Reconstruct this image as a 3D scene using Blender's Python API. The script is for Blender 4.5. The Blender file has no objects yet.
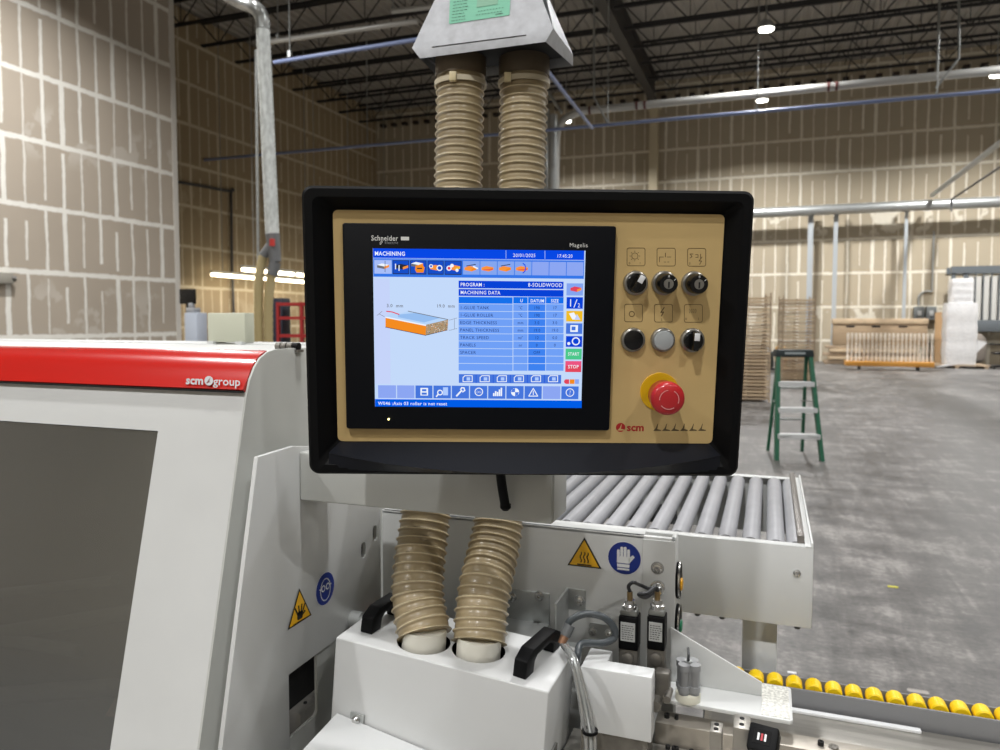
import bpy, bmesh, math, random
from mathutils import Vector, Matrix, noise
random.seed(7)
SC = bpy.context.scene
COL = SC.collection
V = Vector
# ------------------------------------------------------------------ camera
FPX, PPX, PPY = 742.0, 500.0, 361.5
YAW, PIT = math.radians(20), math.radians(3.2)
EYE = V((0, 0, 1.52))
FW = V((-math.sin(YAW)*math.cos(PIT), math.cos(YAW)*math.cos(PIT), -math.sin(PIT)))
RT = V((math.cos(YAW), math.sin(YAW), 0))
UP = RT.cross(FW)
FH = V((-math.sin(YAW), math.cos(YAW), 0))
cd = bpy.data.cameras.new('camera'); cam = bpy.data.objects.new('camera', cd); COL.objects.link(cam)
cam.matrix_world = Matrix((( RT.x, UP.x, -FW.x, EYE.x), (RT.y, UP.y, -FW.y, EYE.y), (RT.z, UP.z, -FW.z, EYE.z), (0, 0, 0, 1)))
cd.sensor_width = 36; cd.lens = 36*FPX/1000; cd.shift_y = -(375-PPY)/1000
cd.clip_start = .02; cd.clip_end = 200
cd.dof.use_dof = True; cd.dof.focus_distance = .87; cd.dof.aperture_fstop = 9
SC.camera = cam

def ray(x, y): return FW + RT*((x-PPX)/FPX) + UP*((PPY-y)/FPX)
def at(x, y, d):                       # point seen at a pixel, d metres ahead (measured level)
    r = ray(x, y); return EYE + r*(d/r.dot(FH))
def onp(x, y, p, n):
    r = ray(x, y); return EYE + r*((V(p)-EYE).dot(V(n))/r.dot(V(n)))
def onX(x, y, c): return onp(x, y, (c, 0, 0), (1, 0, 0))
def onY(x, y, c): return onp(x, y, (0, c, 0), (0, 1, 0))
def onZ(x, y, c): return onp(x, y, (0, 0, c), (0, 0, 1))

# ------------------------------------------------------------------ materials
def lin(c):
    return tuple(((v/255)/12.92 if v/255 <= .04045 else ((v/255+.055)/1.055)**2.4) for v in c) + (1,)
MATS = {}
def P(name, c, rough=.5, metal=0., **k):
    if name in MATS: return MATS[name]
    m = bpy.data.materials.new(name); m.use_nodes = True
    nt = m.node_tree; b = nt.nodes['Principled BSDF']
    b.inputs['Base Color'].default_value = lin(c)
    b.inputs['Roughness'].default_value = rough; b.inputs['Metallic'].default_value = metal
    if 'coat' in k: b.inputs['Coat Weight'].default_value = k['coat']; b.inputs['Coat Roughness'].default_value = k.get('coatr', .05)
    if 'emit' in k: b.inputs['Emission Color'].default_value = lin(k['emit']); b.inputs['Emission Strength'].default_value = k.get('es', 1)
    if 'alpha' in k: b.inputs['Alpha'].default_value = k['alpha']
    if 'trans' in k: b.inputs['Transmission Weight'].default_value = k['trans']
    if 'spec' in k: b.inputs['Specular IOR Level'].default_value = k['spec']
    sc_ = k.get('scale', 0)
    if sc_:                            # procedural mottling and fine bump
        tc = nt.nodes.new('ShaderNodeTexCoord'); mp = nt.nodes.new('ShaderNodeMapping')
        mp.inputs['Scale'].default_value = k.get('stretch', (1, 1, 1))
        nz = nt.nodes.new('ShaderNodeTexNoise'); nz.inputs['Scale'].default_value = sc_; nz.inputs['Detail'].default_value = 5
        nt.links.new(tc.outputs['Object'], mp.inputs[0]); nt.links.new(mp.outputs[0], nz.inputs['Vector'])
        rp = nt.nodes.new('ShaderNodeValToRGB'); v = k.get('var', .15)
        l = lin(c); rp.color_ramp.elements[0].position = .3; rp.color_ramp.elements[1].position = .7
        rp.color_ramp.elements[0].color = tuple(x*(1-v) for x in l[:3])+(1,)
        rp.color_ramp.elements[1].color = tuple(min(1, x*(1+v)) for x in l[:3])+(1,)
        nt.links.new(nz.outputs['Fac'], rp.inputs[0]); nt.links.new(rp.outputs[0], b.inputs['Base Color'])
        if k.get('bump', 0):
            bp = nt.nodes.new('ShaderNodeBump'); bp.inputs['Strength'].default_value = k['bump']; bp.inputs['Distance'].default_value = k.get('bd', .0005)
            n2 = nt.nodes.new('ShaderNodeTexNoise'); n2.inputs['Scale'].default_value = k.get('bs', sc_*4)
            nt.links.new(mp.outputs[0], n2.inputs['Vector'])
            nt.links.new(n2.outputs['Fac'], bp.inputs['Height']); nt.links.new(bp.outputs[0], b.inputs['Normal'])
    MATS[name] = m; return m
def E_(name, c, s=1.0):                # a lit (screen / lamp) surface
    if name in MATS: return MATS[name]
    m = bpy.data.materials.new(name); m.use_nodes = True; nt = m.node_tree
    nt.nodes.remove(nt.nodes['Principled BSDF'])
    e = nt.nodes.new('ShaderNodeEmission'); e.inputs[0].default_value = lin(c); e.inputs[1].default_value = s
    nt.links.new(e.outputs[0], nt.nodes['Material Output'].inputs[0]); MATS[name] = m; return m

WHITE = P('white_paint', (205, 207, 206), .38, scale=6, var=.04, bump=.12, bs=900, bd=.0002)
WHITE2 = P('pale_grey_paint', (186, 188, 184), .4, scale=6, var=.04, bump=.1, bs=900, bd=.0002)
WGLOSS = P('bright_white_paint', (206, 208, 208), .34, scale=8, var=.02)
RED = P('red_paint', (186, 26, 18), .22, coat=.6)
BLK = P('black_plastic', (3, 4, 6), .55, spec=.18, scale=40, var=.1, bump=.15, bs=1500, bd=.0001)
BLKG = P('black_gloss', (6, 7, 9), .25)
HMI = P('dark_bezel', (4, 7, 14), .45, spec=.2)
GOLD = P('gold_plate', (202, 174, 118), .5, .0, scale=5, var=.05)
STEEL = P('brushed_steel', (175, 172, 165), .36, .75, scale=30, var=.12, stretch=(.3, 3, 1), bump=.15, bs=300)
STEELD = P('worn_steel', (118, 115, 109), .45, .7, scale=40, var=.25)
GALV = P('galvanised', (172, 175, 174), .42, .65, scale=25, var=.12)
CHROME = P('chrome', (200, 200, 198), .22, .9)
DARK = P('dark_recess', (16, 16, 17), .7)
INK = P('engraved_ink', (92, 72, 38), .6)
DGREY = P('dark_grey_paint', (70, 72, 74), .5)

# ------------------------------------------------------------------ geometry helpers
class G:
    def __init__(s): s.bm = bmesh.new()
    def _merge(s, b2, M=None, mi=0):
        if M is not None: bmesh.ops.transform(b2, matrix=M, verts=b2.verts)
        for f in b2.faces: f.material_index = mi
        me = bpy.data.meshes.new('tmp'); b2.to_mesh(me); b2.free(); s.bm.from_mesh(me); bpy.data.meshes.remove(me)
        return s
    def box(s, lo, hi, mi=0, bev=0, M=None, seg=2):
        b = bmesh.new(); bmesh.ops.create_cube(b, size=1)
        lo, hi = V(lo), V(hi)
        lo, hi = V([min(lo[i], hi[i]) for i in range(3)]), V([max(lo[i], hi[i]) for i in range(3)])
        c, d = (lo+hi)/2, hi-lo
        for v in b.verts: v.co = V((v.co.x*d.x, v.co.y*d.y, v.co.z*d.z)) + c
        if bev: bmesh.ops.bevel(b, geom=b.edges[:], offset=min(bev, min(d)*.45), segments=seg, affect='EDGES', profile=.5)
        return s._merge(b, M, mi)
    def prism(s, pts, a, b, ax=0, mi=0, bev=0, M=None):   # pts in the two other axes, extruded a..b along ax
        bm = bmesh.new()
        def mk(p, c):
            if ax == 0: return V((c, p[0], p[1]))
            if ax == 1: return V((p[0], c, p[1]))
            return V((p[0], p[1], c))
        v0 = [bm.verts.new(mk(p, a)) for p in pts]; v1 = [bm.verts.new(mk(p, b)) for p in pts]
        bm.faces.new(v0); bm.faces.new(v1[::-1]); n = len(pts)
        for i in range(n): bm.faces.new((v0[i], v0[(i+1) % n], v1[(i+1) % n], v1[i]))
        bmesh.ops.recalc_face_normals(bm, faces=bm.faces)
        if bev: bmesh.ops.bevel(bm, geom=[e for e in bm.edges], offset=bev, segments=2, affect='EDGES', profile=.5)
        return s._merge(bm, M, mi)
    def hexa(s, b4, t4, mi=0, bev=0):                       # eight corners: four below, four above
        bm = bmesh.new(); a = [bm.verts.new(p) for p in b4]; c = [bm.verts.new(p) for p in t4]
        bm.faces.new(a); bm.faces.new(c[::-1])
        for i in range(4): bm.faces.new((a[i], a[(i+1) % 4], c[(i+1) % 4], c[i]))
        bmesh.ops.recalc_face_normals(bm, faces=bm.faces)
        if bev: bmesh.ops.bevel(bm, geom=bm.edges[:], offset=bev, segments=2, affect='EDGES', profile=.5)
        return s._merge(bm, None, mi)
    def sweep(s, pts, rs, seg=12, mi=0, cap=True, M=None):
        pts = [V(p) for p in pts]; n = len(pts)
        if not hasattr(rs, '__len__'): rs = [rs]*n
        bm = bmesh.new(); rings = []
        t = (pts[1]-pts[0]).normalized(); u = t.orthogonal().normalized()
        if abs(t.z) < .9: u = (V((0, 0, 1)) - t*t.z).normalized()
        for i, p in enumerate(pts):
            t2 = (pts[min(i+1, n-1)]-pts[max(i-1, 0)])
            if t2.length > 1e-9: t = t2.normalized()
            u = (u-t*u.dot(t)).normalized(); w = t.cross(u)
            rings.append([bm.verts.new(p+(u*math.cos(2*math.pi*k/seg)+w*math.sin(2*math.pi*k/seg))*rs[i]) for k in range(seg)])
        for a, b in zip(rings, rings[1:]):
            for k in range(seg): bm.faces.new((a[k], a[(k+1) % seg], b[(k+1) % seg], b[k]))
        if cap: bm.faces.new(rings[0][::-1]); bm.faces.new(rings[-1])
        bmesh.ops.recalc_face_normals(bm, faces=bm.faces)
        return s._merge(bm, M, mi)
    def cyl(s, a, b, r, r2=None, seg=20, mi=0, M=None): return s.sweep([a, b], [r, r if r2 is None else r2], seg, mi, True, M)
    def lathe(s, prof, M=None, seg=32, mi=0, closed=False):               # (r, z) profile around z
        bm = bmesh.new(); rings = []
        for r, z in prof:
            if r < 1e-6: rings.append([bm.verts.new((0, 0, z))])
            else: rings.append([bm.verts.new((r*math.cos(2*math.pi*k/seg), r*math.sin(2*math.pi*k/seg), z)) for k in range(seg)])
        if closed: rings.append(rings[0])
        for a, b in zip(rings, rings[1:]):
            for k in range(seg):
                k2 = (k+1) % seg
                if len(a) == 1 and len(b) == 1: continue
                if len(a) == 1: bm.faces.new((a[0], b[k2], b[k]))
                elif len(b) == 1: bm.faces.new((a[k], a[k2], b[0]))
                else: bm.faces.new((a[k], a[k2], b[k2], b[k]))
        bmesh.ops.recalc_face_normals(bm, faces=bm.faces)
        return s._merge(bm, M, mi)
    def poly(s, pts, mi=0, M=None, h=0.):       # flat plate in local xy (z=0..h)
        pts = [(p[0], p[1]) for p in pts]
        if h: return s.prism(pts, 0, h, 2, mi, 0, M)
        bm = bmesh.new(); bm.faces.new([bm.verts.new((p[0], p[1], 0)) for p in pts]); return s._merge(bm, M, mi)
    def text(s, body, size, M, mi=0, align='LEFT', off=0., sx=1., sp=1.):
        cu = bpy.data.curves.new('t', 'FONT'); cu.body = body; cu.size = size; cu.align_x = align; cu.offset = off*size
        cu.resolution_u = 2; cu.space_character = sp
        o = bpy.data.objects.new('t', cu); COL.objects.link(o)
        bpy.context.view_layer.update()
        me = bpy.data.meshes.new_from_object(o.evaluated_get(bpy.context.evaluated_depsgraph_get()))
        b = bmesh.new(); b.from_mesh(me); bpy.data.meshes.remove(me); bpy.data.objects.remove(o); bpy.data.curves.remove(cu)
        return s._merge(b, M @ Matrix.Diagonal((sx, 1, 1, 1)), mi)
def rrect(x0, y0, x1, y1, r, n=5):
    o = []
    for cx, cy, a in ((x1-r, y1-r, 0), (x0+r, y1-r, 90), (x0+r, y0+r, 180), (x1-r, y0+r, 270)):
        for k in range(n+1):
            t = math.radians(a+90*k/n); o.append((cx+r*math.cos(t), cy+r*math.sin(t)))
    return o
def circ(cx, cy, r, n=28, ry=None, a0=0, a1=360):
    full = (a1-a0) >= 360
    return [(cx+r*math.cos(math.radians(a0+(a1-a0)*k/(n if full else n-1))), cy+(ry or r)*math.sin(math.radians(a0+(a1-a0)*k/(n if full else n-1)))) for k in range(n)]
def band(pts, w, closed=False):         # outline of given width as quads list
    out = []; n = len(pts)
    for i in range(n if closed else n-1):
        a, b = V(pts[i]), V(pts[(i+1) % n]); d = (b-a)
        if d.length < 1e-9: continue
        d.normalize(); q = V((-d.y, d.x))*w/2; e = d*w*.3
        out.append([tuple(a-e+q), tuple(a-e-q), tuple(b+e-q), tuple(b+e+q)])
    return out

ROOT = {}
def setp(o, label=None, cat=None, group=None, kind=None):
    if label: o['label'] = label
    if cat: o['category'] = cat
    if group: o['group'] = group
    if kind: o['kind'] = kind
    return o
def thing(name, label, cat, loc=(0, 0, 0), group=None, M=None):
    o = bpy.data.objects.new(name, None); COL.objects.link(o); o.empty_display_size = .05
    o.matrix_world = M if M is not None else Matrix.Translation(V(loc))
    ROOT[o.name] = o.matrix_world.copy() if M is None else None
    return setp(o, label, cat, group)
def shade(me, ang=35):
    me.polygons.foreach_set('use_smooth', [True]*len(me.polygons))
    try: me.set_sharp_from_angle(angle=math.radians(ang))
    except Exception: pass
def link(g, name, mats, parent=None, label=None, cat=None, group=None, kind=None, local=False, pivot=None, smooth=35):
    """one mesh object. Geometry is in world axes unless the thing was made with its own matrix (local)."""
    me = bpy.data.meshes.new(name)
    r = parent
    while r is not None and r.parent is not None: r = r.parent
    if r is not None:
        m = ROOT.get(r.name)
        if m is not None: bmesh.ops.transform(g.bm, matrix=m.inverted(), verts=g.bm.verts)
    elif kind != 'structure' and g.bm.verts:
        xs = [v.co for v in g.bm.verts]
        lo = V([min(c[i] for c in xs) for i in range(3)]); hi = V([max(c[i] for c in xs) for i in range(3)])
        pv = V(pivot) if pivot else V(((lo.x+hi.x)/2, (lo.y+hi.y)/2, lo.z))
        bmesh.ops.translate(g.bm, vec=-pv, verts=g.bm.verts)
    g.bm.to_mesh(me); g.bm.free()
    for m in (mats if isinstance(mats, (list, tuple)) else [mats]): me.materials.append(m)
    if smooth: shade(me, smooth)
    o = bpy.data.objects.new(name, me); COL.objects.link(o)
    if parent is not None:
        o.parent = parent
    elif kind != 'structure': o.location = pv; ROOT[o.name] = Matrix.Translation(pv)
    return setp(o, label, cat, group, kind)
def dup(root, name=None, loc=None, label=None, group=None):
    r = root.copy(); COL.objects.link(r)
    if loc is not None: r.location = loc
    if label: r['label'] = label
    if group: r['group'] = group
    for ch in list(root.children):
        c = ch.copy(); COL.objects.link(c); c.parent = r
        for g2 in list(ch.children):
            d = g2.copy(); COL.objects.link(d); d.parent = c
    return r
def cut(o, cutters):                     # carve openings, then forget the cutters
    for g in cutters:
        me = bpy.data.meshes.new('c'); g.bm.to_mesh(me); g.bm.free()
        c = bpy.data.objects.new('c', me); COL.objects.link(c)
        c.matrix_world = Matrix.Identity(4)
        md = o.modifiers.new('b', 'BOOLEAN'); md.object = c; md.operation = 'DIFFERENCE'; md.solver = 'EXACT'
        bpy.context.view_layer.update()
        nm = bpy.data.meshes.new_from_object(o.evaluated_get(bpy.context.evaluated_depsgraph_get()))
        o.modifiers.clear(); old = o.data; o.data = nm; bpy.data.meshes.remove(old)
        bpy.data.objects.remove(c); bpy.data.meshes.remove(me)
        shade(nm, 30)
def frame(p, x, y):                      # matrix with origin p, axes x, y, x cross y
    x = V(x).normalized(); y = (V(y)-x*V(y).dot(x)).normalized(); z = x.cross(y)
    return Matrix(((x.x, y.x, z.x, p[0]), (x.y, y.y, z.y, p[1]), (x.z, y.z, z.z, p[2]), (0, 0, 0, 1)))
def smoothpath(pts, n=8):
    pts = [V(p) for p in pts]; q = [pts[0]*2-pts[1]]+pts+[pts[-1]*2-pts[-2]]; out = []
    for i in range(1, len(q)-2):
        for k in range(n):
            t = k/n; a, b, c, d = q[i-1:i+3]
            out.append(.5*((2*b)+(c-a)*t+(2*a-5*b+4*c-d)*t*t+(3*b-a-3*c+d)*t**3))
    return out+[pts[-1]]
I4 = Matrix.Identity(4)
def T(x, y, z=0): return Matrix.Translation((x, y, z))

# ------------------------------------------------------------------ wall / floor shaders
def N(nt, t, **k):
    n = nt.nodes.new(t)
    for a, b in k.items(): setattr(n, a, b)
    return n
def drywall(name, axis, zoff, board, mud, seed=0., patch=.5, joint=6):
    m = bpy.data.materials.new(name); m.use_nodes = True; nt = m.node_tree; L = nt.links
    b = nt.nodes['Principled BSDF']; b.inputs['Roughness'].default_value = .85
    tc = N(nt, 'ShaderNodeTexCoord'); sp = N(nt, 'ShaderNodeSeparateXYZ'); L.new(tc.outputs['Object'], sp.inputs[0])
    def S(v, i, n):
        if isinstance(v, (int, float)): n.inputs[i].default_value = v
        else: L.new(v, n.inputs[i])
    def M(op, a, c=0., d=None):
        n = N(nt, 'ShaderNodeMath', operation=op); S(a, 0, n); S(c, 1, n)
        if d is not None: S(d, 2, n)
        return n.outputs[0]
    def SM(x, lo, hi, t0=0., t1=1.):
        n = N(nt, 'ShaderNodeMapRange', interpolation_type='SMOOTHSTEP'); S(x, 0, n)
        for i, v in ((1, lo), (2, hi), (3, t0), (4, t1)): S(v, i, n)
        return n.outputs[0]
    def noise_(scale, vec=None, det=2):
        n = N(nt, 'ShaderNodeTexNoise'); n.inputs['Scale'].default_value = scale; n.inputs['Detail'].default_value = det
        L.new(vec or tc.outputs['Object'], n.inputs['Vector']); return n.outputs['Fac']
    a = sp.outputs[axis]; z = sp.outputs[2]
    wob = M('SUBTRACT', noise_(1.6), .5); wobf = M('SUBTRACT', noise_(9.), .5)
    A = M('ADD', M('DIVIDE', a, .406), M('ADD', M('MULTIPLY', wob, .16), seed))
    Z = M('ADD', M('DIVIDE', M('SUBTRACT', z, zoff), 1.22), M('MULTIPLY', wob, .02))
    ca = M('ROUND', A); cz = M('FLOOR', Z)
    fa = M('MULTIPLY', M('ABSOLUTE', M('SUBTRACT', A, ca)), .406)
    fz = M('MULTIPLY', M('ABSOLUTE', M('SUBTRACT', Z, M('ROUND', Z))), 1.22)
    cb = N(nt, 'ShaderNodeCombineXYZ'); L.new(ca, cb.inputs[0]); L.new(cz, cb.inputs[1]); cb.inputs[2].default_value = seed*3+.5
    wn = N(nt, 'ShaderNodeTexWhiteNoise', noise_dimensions='3D'); L.new(cb.outputs[0], wn.inputs[0])
    sr = N(nt, 'ShaderNodeSeparateColor'); L.new(wn.outputs['Color'], sr.inputs[0])
    r1, r2, r3 = sr.outputs
    zf = M('FRACT', Z)
    full = M('LESS_THAN', M('ABSOLUTE', M('SUBTRACT', M('MODULO', M('ADD', M('ADD', ca, 400), M('MULTIPLY', cz, 3)), joint), 1)), .1)
    lo = M('MULTIPLY', SM(r1, .55, 1.), .22); hi = M('SUBTRACT', 1., M('MULTIPLY', SM(r2, .6, 1.), .25))
    act = M('MULTIPLY', M('GREATER_THAN', zf, lo), M('LESS_THAN', zf, hi))
    act = M('MAXIMUM', act, full)
    w = M('ADD', M('ADD', M('MULTIPLY', r3, .016), .017), M('ADD', M('MULTIPLY', full, .022), M('MULTIPLY', wobf, .03)))
    vm = M('MULTIPLY', SM(M('SUBTRACT', fa, w), -.008, .012, 1., 0.), act)
    vm = M('MULTIPLY', vm, M('ADD', .72, M('MULTIPLY', M('MAXIMUM', r3, full), .3)))
    hm = SM(M('SUBTRACT', fz, M('ADD', .045, M('MULTIPLY', wobf, .05))), -.01, .014, 1., 0.)
    # filler patches in the lower courses
    pz = M('MAXIMUM', M('MULTIPLY', SM(z, .7, 1.3), SM(z, 1.9, 2.5, 1., 0.)), M('MULTIPLY', SM(z, 4.4, 4.8), SM(z, 5.3, 5.7, 1., 0.)))
    pm = M('MULTIPLY', SM(noise_(1.3, det=4), .55, .60), M('MULTIPLY', pz, patch))
    mask = M('MINIMUM', M('MAXIMUM', M('MAXIMUM', vm, hm), pm), 1.)
    mask = M('MULTIPLY', mask, M('ADD', .8, M('MULTIPLY', noise_(5.), .3)))
    mx = N(nt, 'ShaderNodeMix', data_type='RGBA'); L.new(mask, mx.inputs[0])
    rp = N(nt, 'ShaderNodeMix', data_type='RGBA'); L.new(noise_(.7, det=5), rp.inputs[0])
    l = lin(board); rp.inputs[6].default_value = tuple(v*.88 for v in l[:3])+(1,); rp.inputs[7].default_value = tuple(v*1.1 for v in l[:3])+(1,)
    L.new(rp.outputs[2], mx.inputs[6]); mx.inputs[7].default_value = lin(mud)
    L.new(mx.outputs[2], b.inputs['Base Color'])
    return m
def concrete():
    m = bpy.data.materials.new('polished_concrete'); m.use_nodes = True; nt = m.node_tree; L = nt.links
    b = nt.nodes['Principled BSDF']; tc = N(nt, 'ShaderNodeTexCoord')
    def nz(scale, st, det=6, rot=0.):
        mp = N(nt, 'ShaderNodeMapping'); mp.inputs['Scale'].default_value = st; mp.inputs['Rotation'].default_value = (0, 0, rot)
        L.new(tc.outputs['Object'], mp.inputs[0]); n = N(nt, 'ShaderNodeTexNoise'); n.inputs['Scale'].default_value = scale; n.inputs['Detail'].default_value = det
        n.inputs['Roughness'].default_value = .62; n.inputs['Distortion'].default_value = .6
        L.new(mp.outputs[0], n.inputs['Vector']); return n.outputs['Fac']
    a = nz(.5, (1, 1, 1)); c = nz(2.1, (1, 1.9, 1), 12, .25); d = nz(30, (1, 1.5, 1), 6); e = nz(2.2, (4.5, .7, 1), 8, -.5)
    def mul(x, y, f):
        n = N(nt, 'ShaderNodeMath', operation='MULTIPLY_ADD'); L.new(x, n.inputs[0]); n.inputs[1].default_value = f
        if isinstance(y, float): n.inputs[2].default_value = y
        else: L.new(y, n.inputs[2])
        return n.outputs[0]
    s = mul(a, mul(c, mul(d, mul(e, -.16, .32), .3), .45), .3)
    rp = N(nt, 'ShaderNodeValToRGB'); L.new(s, rp.inputs[0])
    E0 = rp.color_ramp.elements; E0[0].position = .42; E0[0].color = lin((54, 53, 52)); E0[1].position = .66; E0[1].color = lin((144, 141, 137))
    x = rp.color_ramp.elements.new(.54); x.color = lin((96, 94, 92))
    L.new(rp.outputs[0], b.inputs['Base Color'])
    r2 = N(nt, 'ShaderNodeMapRange'); L.new(s, r2.inputs[0]); r2.inputs[1].default_value = .35; r2.inputs[2].default_value = .7; r2.inputs[3].default_value = .34; r2.inputs[4].default_value = .6
    L.new(r2.outputs[0], b.inputs['Roughness']); return m

# ------------------------------------------------------------------ the building
XL, YE, XF, YB, ZC = -12.96, 13.6, -16.6, 29.6, 10.75
YE = onX(177.5, 200, XL).y
XR = 16.0; YN = -9.0
def structure(g, name, mats, label=None): 
    o = link(g, name, mats, kind='structure', smooth=0); 
    if label: o['label'] = label
    return o
structure(G().box((XF-.3, YN, -.2), (XR, YB+.3, 0)), 'floor', concrete(), 'grey polished concrete warehouse floor')
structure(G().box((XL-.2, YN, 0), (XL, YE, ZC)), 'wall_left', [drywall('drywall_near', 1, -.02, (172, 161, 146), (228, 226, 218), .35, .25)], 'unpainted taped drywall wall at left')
g = G().box((XL-.012, YE-.13, 0), (XL+.012, YE+.012, ZC)); structure(g, 'trim_1', [P('corner_mud', (206, 202, 194), .85)], 'white corner bead at the end of the left wall')
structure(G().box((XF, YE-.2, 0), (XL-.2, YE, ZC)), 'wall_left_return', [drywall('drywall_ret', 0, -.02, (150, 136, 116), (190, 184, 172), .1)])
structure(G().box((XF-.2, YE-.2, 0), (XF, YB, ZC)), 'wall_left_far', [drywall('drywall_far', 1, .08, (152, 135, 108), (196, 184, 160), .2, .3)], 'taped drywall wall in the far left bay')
structure(G().box((XF-.2, YB, 0), (XR, YB+.2, ZC)), 'wall_back', [drywall('drywall_back', 0, .77, (178, 166, 144), (226, 220, 204), .7, .9)], 'taped drywall back wall')
structure(G().box((XF, YN-.2, 0), (XR, YN, ZC)), 'wall_front', [drywall('drywall_front', 0, .3, (176, 166, 148), (216, 210, 196), .4, .3)], 'drywall wall behind the camera')
structure(G().box((XR, YN, 0), (XR+.2, YB, ZC)), 'wall_right', [drywall('drywall_right', 1, .3, (176, 166, 148), (216, 210, 196), .9, .3)], 'drywall wall beyond the right edge')
# corrugated roof deck
g = G(); pr = []; x = XF-.2; k = 0
while x < XR:
    pr += [(x, ZC), (x+.10, ZC), (x+.13, ZC+.06), (x+.27, ZC+.06)]; x += .30
pts = pr+[(XR, ZC+.1), (XF-.2, ZC+.1)]
bm = g.bm; va = [bm.verts.new((p[0], YN, p[1])) for p in pr]; vb = [bm.verts.new((p[0], YB+.2, p[1])) for p in pr]
for i in range(len(pr)-1): bm.faces.new((va[i], va[i+1], vb[i+1], vb[i]))
structure(g, 'ceiling', [P('roof_deck', (168, 164, 158), .6, .1)], 'dark corrugated metal roof deck')
# open-web joists
JM = P('joist_paint', (38, 38, 41), .6)
def joist(y, x0, x1):
    g = G(); zb, zt = 9.9, 10.58
    for z in (zb, zt):
        for s in (-.05, .02): g.box((x0, y+s, z), (x1, y+s+.03, z+.07))
    n = int((x1-x0)/.62); 
    for i in range(n):
        a = x0+(x1-x0)*i/n; b = x0+(x1-x0)*(i+1)/n
        z0, z1 = (zb+.03, zt+.03) if i % 2 else (zt+.03, zb+.03)
        g.cyl((a, y, z0), (b, y, z1), .02, seg=5)
        if i % 2 == 0: g.cyl((b, y, zb+.03), (b, y, zt+.03), .014, seg=4)
    return g
jo = structure(joist(0, XF, -4.55), 'roof_joist', JM, 'dark open-web roof joist'); jo2 = structure(joist(0, -4.15, 15.8), 'roof_joist', JM, 'dark open-web roof joist')
ys = [28.1-1.55*k for k in range(19)]
jo.location.y = ys[0]; jo2.location.y = ys[0]
for y in ys[1:]:
    for j in (jo, jo2):
        c = j.copy(); COL.objects.link(c); c.location.y = y
g = G().box((-4.5, YN, 9.85), (-4.2, YB-.3, 9.9)).box((-4.5, YN, 10.68), (-4.2, YB-.3, 10.73)).box((-4.37, YN, 9.9), (-4.33, YB-.3, 10.68))
structure(g, 'girder', [P('girder_paint', (58, 56, 55), .6)], 'deep dark roof girder running to the back wall')
# bridging
g = G()
for xx in (2.3, 7.6, -9.4):
    g.cyl((xx, -1, 10.55), (xx, 29.4, 10.55), .02, seg=5); g.cyl((xx, -1, 9.95), (xx, 29.4, 9.95), .02, seg=5)
structure(g, 'beam_bridging', JM)
# red-primed deck edge and column at back wall
g = G()
for k in range(60): g.box((XF+.3+k*.53, YB-.25, 10.0), (XF+.3+k*.53+.2, YB-.02, 10.12))
structure(g, 'ledger', [P('red_primer', (52, 42, 38), .7)])
c0 = onY(654, 150, YB-.35)
g = G().box((c0.x-.16, YB-.55, 0), (c0.x+.16, YB-.5, 9.6)).box((c0.x-.16, YB-.2, 0), (c0.x+.16, YB-.15, 9.6)).box((c0.x-.02, YB-.5, 0), (c0.x+.02, YB-.2, 9.6)).box((c0.x-.25, YB-.6, 9.6), (c0.x+.25, YB-.1, 9.85))
structure(g, 'pillar', [P('cream_column', (200, 188, 160), .6)], 'cream steel column against the back wall')

# ------------------------------------------------------------------ roof-level pipes and ducts
def pipe(name, label, cat, pts, r, mat, group=None, seg=12, hang=None, extra=None):
    g = G().sweep(pts, r, seg)
    if not hang and not extra: return link(g, name, mat, None, label, cat, group)
    t = thing(name, label, cat, pts[0], group)
    link(g, 'pipe', mat, t)
    for x, y, z in (hang or []):
        link(G().cyl((x, y, z), (x, y, 10.0), .013, seg=6).box((x-.03, y-.03, z-.02), (x+.03, y+.03, z+.1)), 'hanger_rod', GALV, t)
    if extra:
        for nm, gg, mm in extra: link(gg, nm, mm, t)
    return t
WPIPE = P('white_pipe', (196, 196, 192), .35, .3)
BLUE = P('blue_pipe', (132, 146, 186), .4)
# white sprinkler main
p0 = onY(576, 112, 20.); p1 = onY(1040, 66, 20.); zp = (p0.z+p1.z)/2; 
ex = []
for px in (590, 637, 645, 828, 836):
    q = onY(px, 100, 20.); ex.append(('coupling', G().cyl((q.x-.03, 20, zp), (q.x+.03, 20, zp), .112, seg=14), P('coupling_red', (104, 60, 58), .5)))
pa = smoothpath([(p0.x-.55, 20, zp-3.5), (p0.x-.55, 20, zp-.9), (p0.x-.4, 20, zp-.25), (p0.x+.2, 20, zp), (p0.x+1, 20, zp), (p1.x, 20, zp)], 6)
pipe('sprinkler_main', 'long white sprinkler main with red couplings under the roof', 'pipe', pa, .1, WPIPE,
     hang=[(onY(758, 60, 20.).x, 20, zp), (onY(937, 60, 20.).x, 20, zp)], extra=ex)
# vertical galvanised drop beside it
q = onY(553, 115, 19.6); pipe('duct_drop', 'vertical grey duct dropping from roof pipes behind the right-hand hose', 'duct', [(q.x, 19.6, .0), (q.x, 19.6, q.z)], .13, GALV, seg=16)
q = onY(545, 150, 21.); pipe('conduit_drop', 'thin vertical grey pipe directly beside the right-hand hose', 'pipe', [(q.x, 21, 0), (q.x, 21, 7.6)], .12, GALV)
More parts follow.
